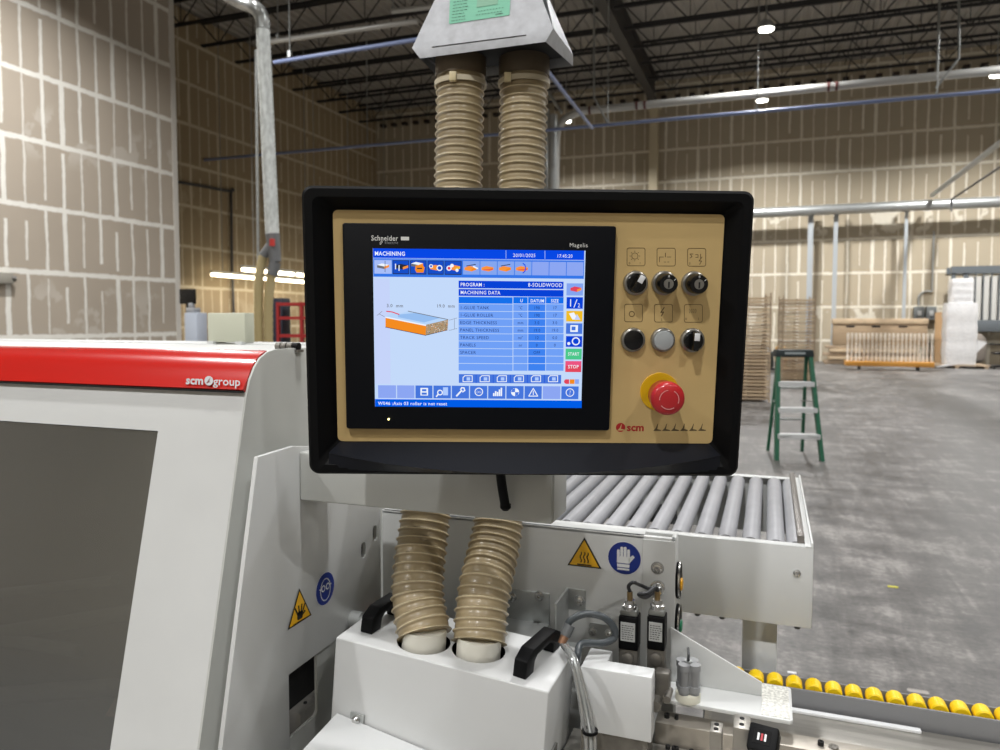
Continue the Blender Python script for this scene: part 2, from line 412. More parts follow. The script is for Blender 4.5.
# blue compressed-air loop
zb_ = 6.5; qa = onZ(230, 157, zb_); qb = onZ(1040, 87, zb_); Yb1 = 18.8
xc = onY(556, 80, 14.8).x
h1 = [onY(px, 100, Yb1).x for px in (367, 608, 757, 937)]; zb_ = onY(560, 130, Yb1).z
pipe('air_line', 'long blue air pipe crossing the hall below the white sprinkler main', 'pipe', [onY(168, 163, Yb1), onY(1060, 85.5, Yb1)], .042, BLUE, hang=[(x, Yb1, zb_) for x in h1])
pipe('air_line', 'short blue air pipe running toward the back, right of the hoses', 'pipe', [onY(540, 62, 13.2), onY(592, 128, Yb1-.1)], .04, BLUE)
pipe('air_line', 'blue air pipe at upper left, nearest to the camera', 'pipe', [onY(274, 62.5, 11.9), onY(540, 20, 11.9)], .038, BLUE, hang=[(onY(290, 60, 11.9).x, 11.9, zb_)])
pipe('conduit', 'white conduit at upper left ending with a bright cap above the blue pipe', 'pipe', [onY(270, 42, 12.9), onY(418, 21, 12.9)], .05, WPIPE, hang=[(onY(278, 40, 12.9).x, 12.9, onY(278, 40, 12.9).z)])
pipe('conduit', 'short white conduit just left of the grey metal hood', 'pipe', [onY(392, 11.5, 12.9), onY(470, 2, 12.9)], .05, WPIPE, hang=[(onY(393, 12, 12.9).x, 12.9, onY(393, 12, 12.9).z)])
pipe('brace_rod', 'diagonal grey pipe brace under the roof, right of the hoses', 'pipe', [onY(548, 92, 19.6), onY(562, 113, 19.6)], .04, GALV)
pipe('brace_rod', 'thin bent grey rod hanging left of the dark roof girder', 'rod', [onY(594, 0, 19.), onY(594, 98, 19.), onY(607, 122, 19.)], .025, GALV)
pipe('brace_rod', 'thin diagonal rod hanging above the right end of the blue pipe', 'rod', [onY(959, 0, 19.), onY(959, 58, 19.), onY(936, 88, 19.)], .025, GALV)
# low spiral duct along the back wall with its posts
Yd = 28.75; za = onY(753, 213, Yd).z; z2 = onY(1000, 202, Yd).z; zd = (za+z2)/2
xs0, xs1 = onY(700, 213, Yd).x, 13.
g = G(); n = 90; g.sweep([(xs0+(xs1-xs0)*i/n, Yd, zd) for i in range(n+1)], [.17+(.012 if i % 2 else 0) for i in range(n+1)], 16)
t = thing('spiral_duct', 'long silver spiral duct running low across the back wall', 'duct', (xs0, Yd, zd)); link(g, 'duct', GALV, t)
for i, (px, w, lb) in enumerate(((809, .09, 'thick grey post behind the wooden tray stack'), (834, .07, 'grey post left end of the lumber stack'), (904, .05, 'thin grey post behind the lumber stack'))):
    yy = Yd+.22; q = onY(px, 300, yy)
    g = G().box((q.x-w, yy-.05, 0), (q.x+w, yy+.05, zd+.2)).box((q.x-w-.03, yy-.08, 0), (q.x+w+.03, yy+.08, .03))
    link(g, 'support_post', [P('post_grey', (172, 178, 182), .5, .1)], None, lb, 'post', 'posts under the spiral duct')
q = onY(932, 200, Yd)
pipe('pipe_run', 'grey pipe running overhead at right to meet the spiral duct', 'pipe', [(q.x, 8.5, zd+.32), (q.x, Yd, zd+.32)], .07, GALV, hang=None)
pipe('pipe_run', 'thin dark cable run beside the overhead pipe at right', 'pipe', [(q.x+.5, 8.5, zd+.1), (q.x+.5, Yd-.4, zd+.1), (q.x+.5, Yd-.4, zd-.3)], .03, DGREY)
# conduits on the far left wall
pipe('wall_conduit', 'dark bent conduit on the far left wall beside the corner', 'pipe', smoothpath([onX(150, 177, XF+.08), onX(228, 191, XF+.08), onX(231, 194, XF+.08), onX(232, 262, XF+.08), onX(234, 320, XF+.08)], 3), .04, P('conduit_dark', (62, 62, 66), .5))
# wall boxes on the back wall
for px, lb in ((919, 'left of the two small grey electrical boxes on back wall'), (931, 'right of the two small grey electrical boxes on back wall')):
    q = onY(px, 313, YB-.12)
    t = thing('electrical_box', lb, 'electrical box', (q.x, YB-.1, q.z-.2), 'grey electrical boxes')
    link(G().box((q.x-.16, YB-.2, q.z-.25), (q.x+.16, YB, q.z+.22), bev=.02), 'box', P('box_grey', (108, 112, 112), .5), t)
    link(G().box((q.x-.06, YB-.24, q.z-.1), (q.x+.06, YB-.2, q.z+.08), bev=.01), 'cover', P('box_pale', (170, 172, 170), .5), t)
qa, qb = onY(919, 303, YB-.1), onY(932, 300, YB-.1)
pipe('box_conduit', 'grey conduit looping up the back wall from the electrical boxes', 'pipe', smoothpath([(qa.x, YB-.06, qa.z-.1), (qa.x, YB-.06, qa.z+.25), (qa.x+.2, YB-.06, qa.z+.4), (qb.x, YB-.06, qa.z+.42), (qb.x, YB-.06, qa.z+.6), (qb.x, YB-.06, 4.6)], 4), .03, GALV)

# ------------------------------------------------------------------ high-bay lamps
LZ = 8.5
LENS = E_('lamp_lens', (255, 252, 240), 16.)
LDIM = P('lamp_housing', (170, 172, 175), .4, .4)
def lamp(x, y, lb, power, zz=LZ, spread=150):
    t = thing('high_bay_lamp', lb, 'ceiling light', (x, y, zz), 'round high-bay lamps')
    link(G().lathe([(0, .02), (.19, .02), (.2, .04), (.2, .1), (.12, .2), (0, .2)], Matrix.Translation((x, y, zz))), 'housing', LDIM, t)
    link(G().lathe([(0, 0), (.18, 0), (.18, .02), (0, .02)], Matrix.Translation((x, y, zz))), 'lens', LENS, t)
    link(G().cyl((x, y, zz+.2), (x, y, 9.95), .012, seg=6), 'hanger_rod', GALV, t)
    ld = bpy.data.lights.new('high_bay', 'AREA'); ld.shape = 'DISK'; ld.size = .36; ld.energy = power; ld.color = (1., .99, .98); ld.spread = math.radians(spread)
    lo = bpy.data.objects.new('high_bay_light', ld); COL.objects.link(lo); lo.location = (x, y, zz-.02)
PW = 232
l1, l2, l3, l4 = onZ(762, 101, LZ), onZ(766, 30, LZ), onZ(566, 122, LZ), onZ(997, 76, LZ)
lamp(l1.x, l1.y, 'small round lamp just below the white sprinkler main, centre right', PW*2.4)
lamp(l2.x, l2.y, 'brightest round lamp under the roof above the control panel right end', PW*1.1)
lamp(l3.x, l3.y, 'round lamp beside the vertical grey drop right of the hoses', PW*1.6)
lamp(l4.x, l4.y, 'round lamp cut by the right edge of the picture', PW*2.6)
HID = 'high-bay lamp outside the picture'
for x, y, p in ((12.2, 24.8, 2.4), (6.2, 18.8, 1.), (12.2, 18.8, .8), (6.2, 12.8, 1), (-.2, 12.8, .9), (6.2, 6.8, .7), (-.2, 6.8, .9), (-6.4, 6.8, .75), (-9.8, 8.4, 2.4),
                (-6.4, .8, .9), (.2, .8, .8), (6.2, .8, .55), (-.2, -5.2, 1.7), (-6.4, -5.2, 1.8), (6.2, -5.2, 1.2)):
    ld = bpy.data.lights.new('high_bay', 'AREA'); ld.shape = 'DISK'; ld.size = .36; ld.energy = PW*p; ld.color = (1., .99, .98); ld.spread = math.radians(155)
    lo = bpy.data.objects.new('high_bay_light', ld); COL.objects.link(lo); lo.location = (x, y, LZ)
# fluorescent strips in the far left bay
TUBE = E_('tube_light', (255, 240, 205), 9.)
def strip(X, y0, z, lb):
    t = thing('strip_light', lb, 'strip light', (X, y0, z), 'fluorescent strips in the far left bay')
    link(G().box((X-.06, y0, z+.05), (X+.06, y0+2.35, z+.12)), 'housing', WPIPE, t)
    link(G().cyl((X, y0+.02, z), (X, y0+2.33, z), .05, seg=10), 'tube', TUBE, t)
    link(G().cyl((X, y0+.5, z+.12), (X, y0+.5, 9.9), .01, seg=5), 'hanger_wire', GALV, t)
for i in range(3): strip(-16.0, 18.3+i*2.5, 2.9, ['front', 'middle', 'rear'][i]+' strip light of the lower row on far left wall')
for i in range(4): strip(-13.6, 16.75+i*2.5, 2.9, ['front', 'second', 'third', 'rear'][i]+' strip light of the upper row at far left')
for x, y in ((-15.6, 20.6), (-13.6, 20.)):
    ld = bpy.data.lights.new('strip', 'AREA'); ld.shape = 'RECTANGLE'; ld.size = .12; ld.size_y = 6; ld.energy = 80; ld.color = (1, .9, .74)
    lo = bpy.data.objects.new('strip_light_glow', ld); COL.objects.link(lo); lo.location = (x, y, 2.82)

# ------------------------------------------------------------------ flexible dust drop at upper left
D0 = 9.
def mid(px, py, d=D0): return at(px, py, d)
fl = P('clear_flex_duct', (214, 219, 217), .35, .1, scale=26, var=.25, stretch=(1, 1, .4))
a, b = mid(263, 30), mid(272.5, 236)
t = thing('dust_drop_duct', 'silver flexible duct hanging at upper left with grey Y fitting', 'duct', b)
n = 90; g = G().sweep([a.lerp(b, i/n) for i in range(n+1)], [.078+.006*(i % 2) for i in range(n+1)], 16); link(g, 'flexible_section', fl, t)
g = G().sweep(smoothpath([mid(190, -28, 9.6), mid(236, 0, 9.3), mid(255, 8), mid(262, 18), a], 6), .085, 16); link(g, 'elbow', P('clear_duct', (150, 152, 150), .25, .4), t)
g = G().cyl(mid(272.5, 234), mid(275.5, 262), .085, .07).cyl(mid(275.5, 262), mid(272, 275), .07, .065).cyl(mid(272, 244), mid(263, 256), .06, .055)
link(g, 'y_fitting', P('fitting_grey', (120, 122, 124), .45, .2), t)
link(G().box(mid(270.5, 239, 8.9)-V((0, .02, .0)), mid(275, 246, 8.9)+V((0, .0, 0))), 'red_label', P('label_red', (205, 60, 55), .5), t)
tanh = P('tan_hose', (176, 160, 116), .5)
for (p, lb) in ((((263, 256), (259.5, 275), (258.5, 300), (259, 352)), 'tan flexible hose under the Y fitting, left of the pair'), (((272, 274), (270, 285), (268.5, 305), (268.5, 352)), 'tan flexible hose under the Y fitting, right of the pair')):
    pts = smoothpath([mid(*q) for q in p], 14); g = G().sweep(pts, [.05+.006*(i % 2) for i in range(len(pts))], 12)
    link(g, 'flexible_hose', tanh, None, lb, 'hose', 'tan hoses under the Y fitting')
pipe('support_pole', 'thin grey pole directly left of the hanging silver duct', 'pole', [mid(256, 50, 9.2), mid(258, 245, 9.2), mid(258.5, 360, 9.2)], .018, GALV)

# ------------------------------------------------------------------ far left bay contents
t = thing('cabinet', 'pale grey machine cabinet with a black monitor, beyond the left wall', 'cabinet', at(194, 345, 14.5))
q = at(195, 330, 14.5); 
link(G().box((q.x-.12, q.y-.15, 0), (q.x+.18, q.y+.15, 1.66), bev=.02), 'body', P('cab_grey', (170, 178, 190), .5), t)
link(G().box((q.x-.11, q.y-.12, 1.66), (q.x+.07, q.y+.1, 1.76), bev=.02).box((q.x-.07, q.y-.1, 1.76), (q.x+.03, q.y, 1.85), bev=.02), 'fittings', P('cab_fit', (150, 152, 155), .5), t)
m0 = at(183.5, 304, 14.5); m1 = at(198, 289, 14.5)
link(G().box((m0.x-.1, m0.y, m0.z), (m1.x, m0.y+.05, m1.z), bev=.01), 'monitor', BLKG, t)
link(G().box((m0.x+.05, m0.y+.01, 1.7), (m0.x+.1, m0.y+.04, m0.z)), 'monitor_post', BLK, t)
# small emergency light on near wall
q = onX(5, 277, XL+.05)
t = thing('emergency_light', 'small grey emergency light box on the left wall at picture edge', 'wall light', (q.x, q.y, q.z-.12))
link(G().box((XL, q.y-.3, q.z-.12), (XL+.12, q.y+.12, q.z+.08), bev=.02), 'housing', P('el_grey', (150, 146, 136), .5), t)
link(G().cyl((XL+.08, q.y+.1, q.z-.02), (XL+.12, q.y+.16, q.z-.03), .05), 'lamp_head', P('el_dark', (90, 86, 80), .5), t)
# red storage rack
q = at(292, 345, 15.); rr = P('rack_red', (150, 34, 34), .5); t = thing('red_rack', 'red steel storage rack beside the left edge of the control panel', 'rack', (q.x, q.y, 0))
for dx in (-.32, .25, .75):
    for dy in (0, .8): link(G().box((q.x+dx-.03, q.y+dy-.03, 0), (q.x+dx+.03, q.y+dy+.03, 1.88)), 'upright', rr, t)
for z in (1.2, 1.56, 1.84): link(G().box((q.x-.32, q.y-.03, z-.03), (q.x+.75, q.y+.83, z+.03)), 'shelf', rr, t)
q2 = at(277, 345, 15.6); link(G().box((q2.x-.12, q2.y, 0), (q2.x+.14, q2.y+.3, 1.98), bev=.02), 'blue_cabinet', P('cab_dark', (30, 36, 52), .5), None, 'dark narrow cabinet just left of the red rack', 'cabinet')

# ------------------------------------------------------------------ right background
WOOD = P('raw_wood', (196, 174, 144), .7, scale=3, var=.25, stretch=(1, 1, 9))
WOODD = P('aged_wood', (168, 148, 124), .75, scale=3, var=.25, stretch=(1, 1, 9))
def traystack(px, pyfloor, w, dp, h, n, lb):
    q = onZ(px, pyfloor, 0); t = thing('tray_stack', lb, 'stack of wooden trays', (q.x, q.y, 0), 'wooden drying tray stacks')
    M = Matrix.Translation((q.x, q.y, 0)) @ Matrix.Rotation(math.radians(8), 4, 'Z')
    for i in range(n):
        z = .05+i*(h-.1)/n; g = G(); j = random.uniform(-.012, .012)
        for dy in (-dp/2, 0, dp/2-.04): g.box((-w/2+j, dy, z), (w/2+j, dy+.04, z+.03), M=M)
        for dx in (-w/2+.01, -.02, w/2-.05): g.box((dx+j, -dp/2, z+.03), (dx+.04+j, dp/2, z+.045), M=M)
        link(g, 'tray', WOOD if i % 3 else WOODD, t)
    for dx in (-w/2-.025, w/2-.0):
        for dy in (-dp/2, dp/2-.04): link(G().box((dx, dy, 0), (dx+.025, dy+.04, h), M=M), 'post', WOODD, t)
traystack(744, 400, .78, .7, 2.02, 30, 'wooden drying tray stack partly behind the control panel right edge')
traystack(795, 383, .68, .7, 2.1, 26, 'wooden drying tray stack standing behind the green stepladder')
# bin and clutter between the stacks
q = onZ(769, 372, 0); t = thing('floor_scrubber', 'dark green tub machine between the two tray stacks', 'machine', (q.x, q.y, 0))
link(G().box((q.x-.3, q.y-.2, .12), (q.x+.12, q.y+.3, .62), bev=.08, seg=3), 'tank', P('tub_green', (30, 42, 40), .4), t)
link(G().box((q.x-.32, q.y-.22, .06), (q.x+.28, q.y+.3, .12)).cyl((q.x-.2, q.y-.25, .06), (q.x-.2, q.y+.3, .06), .06), 'base', DGREY, t)
link(G().box((q.x-.2, q.y-.1, .62), (q.x+.05, q.y+.15, .74), bev=.04), 'lid', P('tub_white', (190, 192, 190), .4), t)
link(G().lathe([(0, 0), (.12, 0), (.13, .3), (.09, .36), (.09, .42), (0, .42)], Matrix.Translation((q.x+.28, q.y+.1, .0)), 16), 'canister', P('can_red', (150, 60, 50), .5), None, 'red canister on the floor beside the dark tub', 'canister')
link(G().box((q.x+.16, q.y+.4, .0), (q.x+.5, q.y+.7, .72), bev=.05), 'yellow_bucket', P('bucket_y', (190, 140, 60), .5), None, 'orange tub behind the red canister', 'tub')
# pale scrap by ladder
q = onZ(757, 396, 0); g = G()
for i in range(14):
    a = V((q.x+random.uniform(-.35, .25), q.y+random.uniform(-.3, .3), random.uniform(.02, .2))); g.sweep([a, a+V((random.uniform(-.2, .2), random.uniform(-.1, .1), random.uniform(0, .14))), a+V((random.uniform(-.25, .25), .05, random.uniform(-.01, .1)))], .02, 5)
link(g, 'strapping_scrap', P('scrap', (205, 202, 192), .6), None, 'tangle of pale strapping scrap on floor left of the ladder', 'scrap')
# green stepladder
FG = P('ladder_green', (20, 88, 62), .4); 
fl_ = onZ(776.5, 460, 0); fr_ = onZ(822, 461, 0); fc = (fl_+fr_)/2
ax = (fr_-fl_).normalized(); bk = V((-ax.y, ax.x, 0)); wB = (fr_-fl_).length/2; wT = .17; H = 1.16
t = thing('stepladder', 'green fibreglass stepladder with grey steps standing on the floor', 'ladder', fc)
def LP(s, u, v, z): return fc+ax*s*(1)+bk*v+V((0, 0, z)) if u is None else fc+ax*s+bk*v+V((0, 0, z))
for sg in (-1, 1):
    a, b = fc+ax*sg*wB, fc+ax*sg*wT+bk*.3+V((0, 0, H)); g = G()
    Mx = lambda p: [p-ax*.02-bk*.035, p+ax*.02-bk*.035, p+ax*.02+bk*.035, p-ax*.02+bk*.035]
    g.hexa(Mx(a), Mx(b)); link(g, 'front_rail', FG, t)
    a2, b2 = fc+ax*sg*(wB-.045)+bk*.6, fc+ax*sg*(wT-.02)+bk*.37+V((0, 0, H-.03)); g = G()
    Mx2 = lambda p: [p-ax*.014-bk*.022, p+ax*.014-bk*.022, p+ax*.014+bk*.022, p-ax*.014+bk*.022]
    g.hexa(Mx2(a2), Mx2(b2)); link(g, 'rear_rail', FG, t)
    link(G().cyl(fc+ax*sg*(wB-.03)+V((0, 0, .26)), fc+ax*sg*(wB-.17)+bk*.02+V((0, 0, .27)), .006), 'brace', GALV, t)
    link(G().cyl(fc+ax*sg*wB+bk*.19+V((0, 0, .62)), fc+ax*sg*(wB-.1)+bk*.53+V((0, 0, .6)), .007), 'spreader', GALV, t)
for z in (.28, .56, .84):
    k = z/H; c = fc+bk*.3*k+V((0, 0, z)); hw = wB+(wT-wB)*k
    link(G().hexa([c-ax*hw-bk*.06-V((0, 0, .05)), c+ax*hw-bk*.06-V((0, 0, .05)), c+ax*hw+bk*.05-V((0, 0, .05)), c-ax*hw+bk*.05-V((0, 0, .05))], [c-ax*hw-bk*.06, c+ax*hw-bk*.06, c+ax*hw+bk*.05, c-ax*hw+bk*.05]), 'step', P('step_alu', (205, 207, 208), .4, .1), t)
for z, k in ((.38, .33), (.75, .65)):
    c = fc+bk*(.6-.23*k)+V((0, 0, z)); hw = wB-.045+(wT-wB)*k
    link(G().cyl(c-ax*hw, c+ax*hw, .012), 'rear_bar', GALV, t)
c = fc+bk*.32+V((0, 0, H)); hw = wT+.035
cap = link(G().hexa([c-ax*hw-bk*.07-V((0, 0, .05)), c+ax*hw-bk*.07-V((0, 0, .05)), c+ax*hw+bk*.1-V((0, 0, .05)), c-ax*hw+bk*.1-V((0, 0, .05))], [c-ax*(hw-.01)-bk*.07+V((0, 0, .03)), c+ax*(hw-.01)-bk*.07+V((0, 0, .03)), c+ax*(hw-.01)+bk*.1+V((0, 0, .03)), c-ax*(hw-.01)+bk*.1+V((0, 0, .03))], bev=.006), 'top_cap', P('cap_dark', (34, 44, 46), .5), t)
link(G().box((-.11, -.012, 0), (.11, .012, .002), M=frame(c-bk*.071+V((0, 0, -.008)), ax, (0, 0, 1))), 'cap_label', P('cap_label', (150, 158, 160), .5), cap)
# lumber stack with hand holes
q0 = onZ(838, 365.5, 0); q1 = onZ(924, 365, 0); yl = (q0.y+q1.y)/2+.25; xa = q0.x-.15; xb = q1.x
t = thing('lumber_crate', 'long raw wood crate with three hand holes on boards by the back wall', 'crate', ((xa+xb)/2, yl, 0))
z = .0
for i, (dx, hh) in enumerate(((-.22, .16), (-.1, .12), (-.26, .13), (-.05, .14), (-.18, .1))):
    link(G().box((xa+dx, yl-.05*(i % 2), z), (xb-.3, yl+.5, z+hh-.02), bev=.01), 'board', WOOD if i % 2 else WOODD, t); z += hh
bx = link(G().box((xa+.05, yl, z), (xb, yl+.5, z+.9), bev=.01), 'crate_box', P('ply_wood', (166, 144, 116), .7, scale=4, var=.15, stretch=(.4, 1, 6)), t)
bpy.context.view_layer.update()
for k in (.2, .47, .75): link(G().box((xa+(xb-xa)*k-.13, yl-.006, z+.62), (xa+(xb-xa)*k+.13, yl+.02, z+.68), bev=.005), 'hand_hole', DARK, bx)
link(G().box((xa+.02, yl-.03, z+.74), (xb+.02, yl+.53, z+.92), bev=.01), 'lid_board', WOOD, t)
# spindle dolly
q0 = onZ(846, 370, 0); q1 = onZ(933, 371, 0); yd = (q0.y+q1.y)/2; xa2, xb2 = q0.x, q1.x
t = thing('dolly', 'orange wooden dolly in front of the lumber crate carrying pale spindles', 'dolly', ((xa2+xb2)/2, yd, 0))
link(G().box((xa2, yd, .12), (xb2, yd+.5, .26), bev=.01), 'deck', P('orange_wood', (206, 146, 62), .6, scale=4, var=.15, stretch=(.3, 1, 5)), t)
for dx in (.3, -.3):
    xx = xa2+.4 if dx > 0 else xb2-.4
    for dy in (.1, .4): link(G().cyl((xx-.02, yd+dy, .06), (xx+.02, yd+dy, .06), .06).box((xx-.03, yd+dy-.03, .08), (xx+.03, yd+dy+.03, .12)), 'caster', DGREY, t)
sp = None; SPW = P('spindle_white', (240, 230, 216), .5)
pf = [(0, 0), (.035, 0), (.035, .16), (.02, .2), (.034, .3), (.026, .5), (.018, .62), (.032, .68), (.035, .7), (.035, .86), (0, .86)]
for i in range(21):
    x = xa2+.06+(xb2-xa2-.12)*i/20
    if sp is None:
        sp = link(G().lathe(pf, Matrix.Translation((x, yd+.1, .26)), 8), 'spindle', SPW, None, 'pale turned wooden spindle in the row standing on the orange dolly', 'spindle', 'turned spindles on the dolly'); 
    else: c = sp.copy(); COL.objects.link(c); c.location.x = x; c.location.y += random.uniform(0, .06)
# leaning board
q = onZ(940, 365, 0); 
link(G().hexa([(q.x-.16, q.y+.1, 0), (q.x+.2, q.y+.05, 0), (q.x+.2, q.y+.1, 0), (q.x-.16, q.y+.15, 0)], [(q.x-.12, q.y+.38, 1.78), (q.x+.26, q.y+.33, 1.8), (q.x+.26, q.y+.38, 1.8), (q.x-.12, q.y+.43, 1.78)]), 'leaning_board', P('cardboard', (166, 134, 96), .7), None, 'brown board leaning between lumber crate and wrapped white stack', 'board')
# wrapped white stack
WRAP = P('stretch_wrap', (222, 222, 222), .35, scale=5, var=.06, bump=.5, bs=14, bd=.02)
q = onZ(958.5, 368.5, 0); t = thing('wrapped_pallet', 'tall white stretch-wrapped stack on a pallet near the back wall', 'wrapped pallet', (q.x, q.y, 0))
def rbox(g, x0, y0, x1, y1, z0, z1, r=.1, n=10):
    rings = []; 
    for k in range(n+1):
        z = z0+(z1-z0)*k/n; s = 1-.02*math.sin(k*2.1)-(0.03 if k in (0, n) else 0); cx, cy = (x0+x1)/2, (y0+y1)/2
        rings.append([g.bm.verts.new((cx+(p[0]-cx)*s, cy+(p[1]-cy)*s, z)) for p in rrect(x0, y0, x1, y1, r, 4)])
    for a, b in zip(rings, rings[1:]):
        m = len(a)
        for i in range(m): g.bm.faces.new((a[i], a[(i+1) % m], b[(i+1) % m], b[i]))
    g.bm.faces.new(rings[0][::-1]); g.bm.faces.new(rings[-1]); return g
link(rbox(G(), q.x-.36, q.y, q.x+.5, q.y+.8, .12, 2.06), 'lower_bundle', WRAP, t)
link(rbox(G(), q.x-.24, q.y+.05, q.x+.38, q.y+.7, 2.06, 2.82), 'upper_bundle', WRAP, t)
link(G().prism([(q.x+.5, .9), (q.x+.78, .82), (q.x+.66, .68), (q.x+.5, .5)], q.y+.1, q.y+.12, 1).prism([(q.x-.3, .16), (q.x-.1, .12), (q.x-.62, .02), (q.x-.6, .06)], q.y-.1, q.y-.08, 1), 'loose_film', WRAP, t)
g = G()
for dx in (-.75, -.1, .7): g.box((q.x+dx, q.y-.04, 0), (q.x+dx+.1, q.y+1.05, .08))
g.box((q.x-.78, q.y-.04, .08), (q.x+.85, q.y+1.05, .11)); link(g, 'pallet', WOODD, t)
# grey rack with white panels at right edge
RG = P('rack_grey', (96, 102, 106), .5); q = onZ(951, 367, 0); yR = q.y+1.3; X0 = onY(951, 300, yR).x
t = thing('panel_rack', 'tall grey steel rack holding white vertical panels at the right edge', 'rack', (X0+1.2, yR, 0))
ztop = onY(975, 266, yR-.0).z; zsh = onY(990, 319, yR).z
for xx in (X0, X0+.35, X0+2.7): link(G().box((xx, yR, 0), (xx+.12, yR+.12, ztop)), 'upright', RG, t)
link(G().box((X0-.02, yR-.04, ztop-.22), (X0+2.9, yR+.1, ztop)).box((X0-.02, yR+.7, ztop-.22), (X0+2.9, yR+.8, ztop)), 'top_beam', RG, t)
link(G().box((X0+.4, yR-.04, zsh-.42), (X0+2.9, yR+.8, zsh-.04), bev=.01), 'shelf', RG, t)
for i in range(8): link(G().box((X0+.5+i*.23, yR+.04, zsh-.03), (X0+.5+i*.23+.15, yR+.7, ztop-.3-.05*(i % 2))), 'white_panel', P('panel_white', (206, 204, 198), .5), t)
for i in range(9): link(G().box((X0+.455+i*.23, yR-.02, zsh-.04), (X0+.485+i*.23, yR+.02, ztop-.2)), 'divider', RG, t)
for xx in (X0+.45, X0+2.7): link(G().box((xx, yR+.05, 0), (xx+.08, yR+.13, zsh-.42)), 'leg', RG, t)
# office chair
q = onZ(1001, 369, 0); t = thing('office_chair', 'dark office chair cut off by the right edge below the grey rack', 'chair', (q.x, q.y, 0))
for k in range(5):
    a = k*72*math.pi/180; link(G().cyl((q.x, q.y, .1), (q.x+.28*math.cos(a), q.y+.28*math.sin(a), .06), .02, seg=6).cyl((q.x+.28*math.cos(a), q.y+.28*math.sin(a)-.02, .03), (q.x+.28*math.cos(a), q.y+.28*math.sin(a)+.02, .03), .03, seg=8), 'leg', BLKG, t)
link(G().cyl((q.x, q.y, .08), (q.x, q.y, .45), .025), 'column', BLKG, t)
link(G().box((q.x-.24, q.y-.24, .45), (q.x+.24, q.y+.24, .53), bev=.035, seg=3), 'seat', BLKG, t)
link(G().box((q.x-.36, q.y-.1, .74), (q.x+.1, q.y+.0, .79), bev=.02), 'armrest', BLKG, t)
q = onZ(982, 368, 0); link(G().sweep([(q.x, q.y+1.5, z) for z in (.1, .2, .5, .9, 1.05, 1.1)], [.3, .42, .46, .42, .3, .1], 18), 'covered_bale', P('bale_grey', (128, 120, 112), .7), None, 'round grey bale beneath the grey rack', 'bale')
# two small marks on the floor
for (px, py, c, lb, w) in ((893, 587, (196, 190, 60), 'short yellow tape piece on the concrete floor', .028), (792, 673, (222, 222, 222), 'small white scrap on the floor above the yellow rollers', .018), (918, 692, (150, 145, 140), 'pale anchor patch on the floor above the yellow rollers', .04)):
    q = onZ(px, py, 0.); link(G().prism(rrect(q.x-w, q.y-w*.4, q.x+w, q.y+w*.4, w*.3), .0, .003, 2), 'floor_scrap', P('scrap_'+str(px), c, .6), None, lb, 'scrap')

# ================================================================== THE MACHINE
XH, XP = -.70, -.65
# ---- left hood
prof_px = [(290, 349.5), (276, 350.5), (268, 353), (261, 359), (255.5, 368), (251, 380), (247.5, 396), (243, 430), (200, 750)]
pf = [onX(x, y, XH) for x, y in prof_px]; ZT = pf[0].z
pr = [(p.y, p.z) for p in pf]
dy = (pr[-1][0]-pr[-2][0])/(pr[-1][1]-pr[-2][1])
zl = .78; pr.append((pr[-1][0]+dy*(zl-pr[-1][1]), zl))
hp = pr+[(pr[-1][0]+.02, .02), (1.55, .02), (1.6, ZT-.014), (1.2, ZT-.003)]
t = thing('machine_hood', 'large white sloping machine hood with a red band at left', 'machine hood', (-1.6, 1.1, .02))
hood = link(G().prism(hp, XH-.004, -2.7, 0), 'hood_shell', WHITE, t)
# side plate with proud rim
def offs(poly, d):
    out = []
    n = len(poly)
    for i, p in enumerate(poly):
        a, b = V(poly[i-1]), V(poly[(i+1) % n]); tt = (b-a).normalized(); nn = V((-tt.y, tt.x)); out.append((p[0]+nn.x*d, p[1]+nn.y*d))
    return out
cy_ = sum(p[0] for p in hp)/len(hp)
rim = offs(hp, -.0018)
if sum(p[0] for p in rim[:8]) > sum(p[0] for p in hp[:8]): rim = offs(hp, .0018)
rim = [(max(p[0], -1), max(p[1], .02)) for p in rim]
link(G().prism(rim, XH, XH-.004, 0, bev=.0008), 'side_panel', WHITE2, t)
# front plane
A0, B0 = V((0, pr[-3][0], pr[-3][1])), V((0, pr[-2][0], pr[-2][1]))
up = (A0-B0).normalized(); nf = V((0, -up.z, up.y)); 
if nf.y > 0: nf = -nf
def onF(x, y, o=0.): return onp(x, y, B0+nf*o, nf)
# red band follows the curve
i0, i1 = 1, 6
bandpts = [V((0, pr[k][0], pr[k][1])) for k in range(len(pr))]
rb = onX(246.5, 391, XH); rt = onX(272, 352.3, XH)
cur = [p for p in bandpts if rb.z+.001 < p.z < rt.z-.0005]
cur = [V((0, rt.y, rt.z))]+cur+[V((0, rb.y, rb.z))]
cur = smoothpath([(0, p.y, p.z) for p in cur], 4)
outer = []
for i, p in enumerate(cur):
    tt = (cur[min(i+1, len(cur)-1)]-cur[max(i-1, 0)]).normalized(); nn = V((0, -tt.z, tt.y)); 
    if nn.y > 0: nn = -nn
    outer.append(p+nn*.003)
rbnd = link(G().prism([(p.y, p.z) for p in outer]+[(p.y+.004, p.z-.003) for p in reversed(cur)], XH-.0045, -2.7, 0), 'red_band', RED, t)
# dark line under the band
link(G().box((XH-.005, rb.y-.0035, rb.z-.0028), (-2.7, rb.y+.001, rb.z-.0002)), 'band_seal', DARK, t)
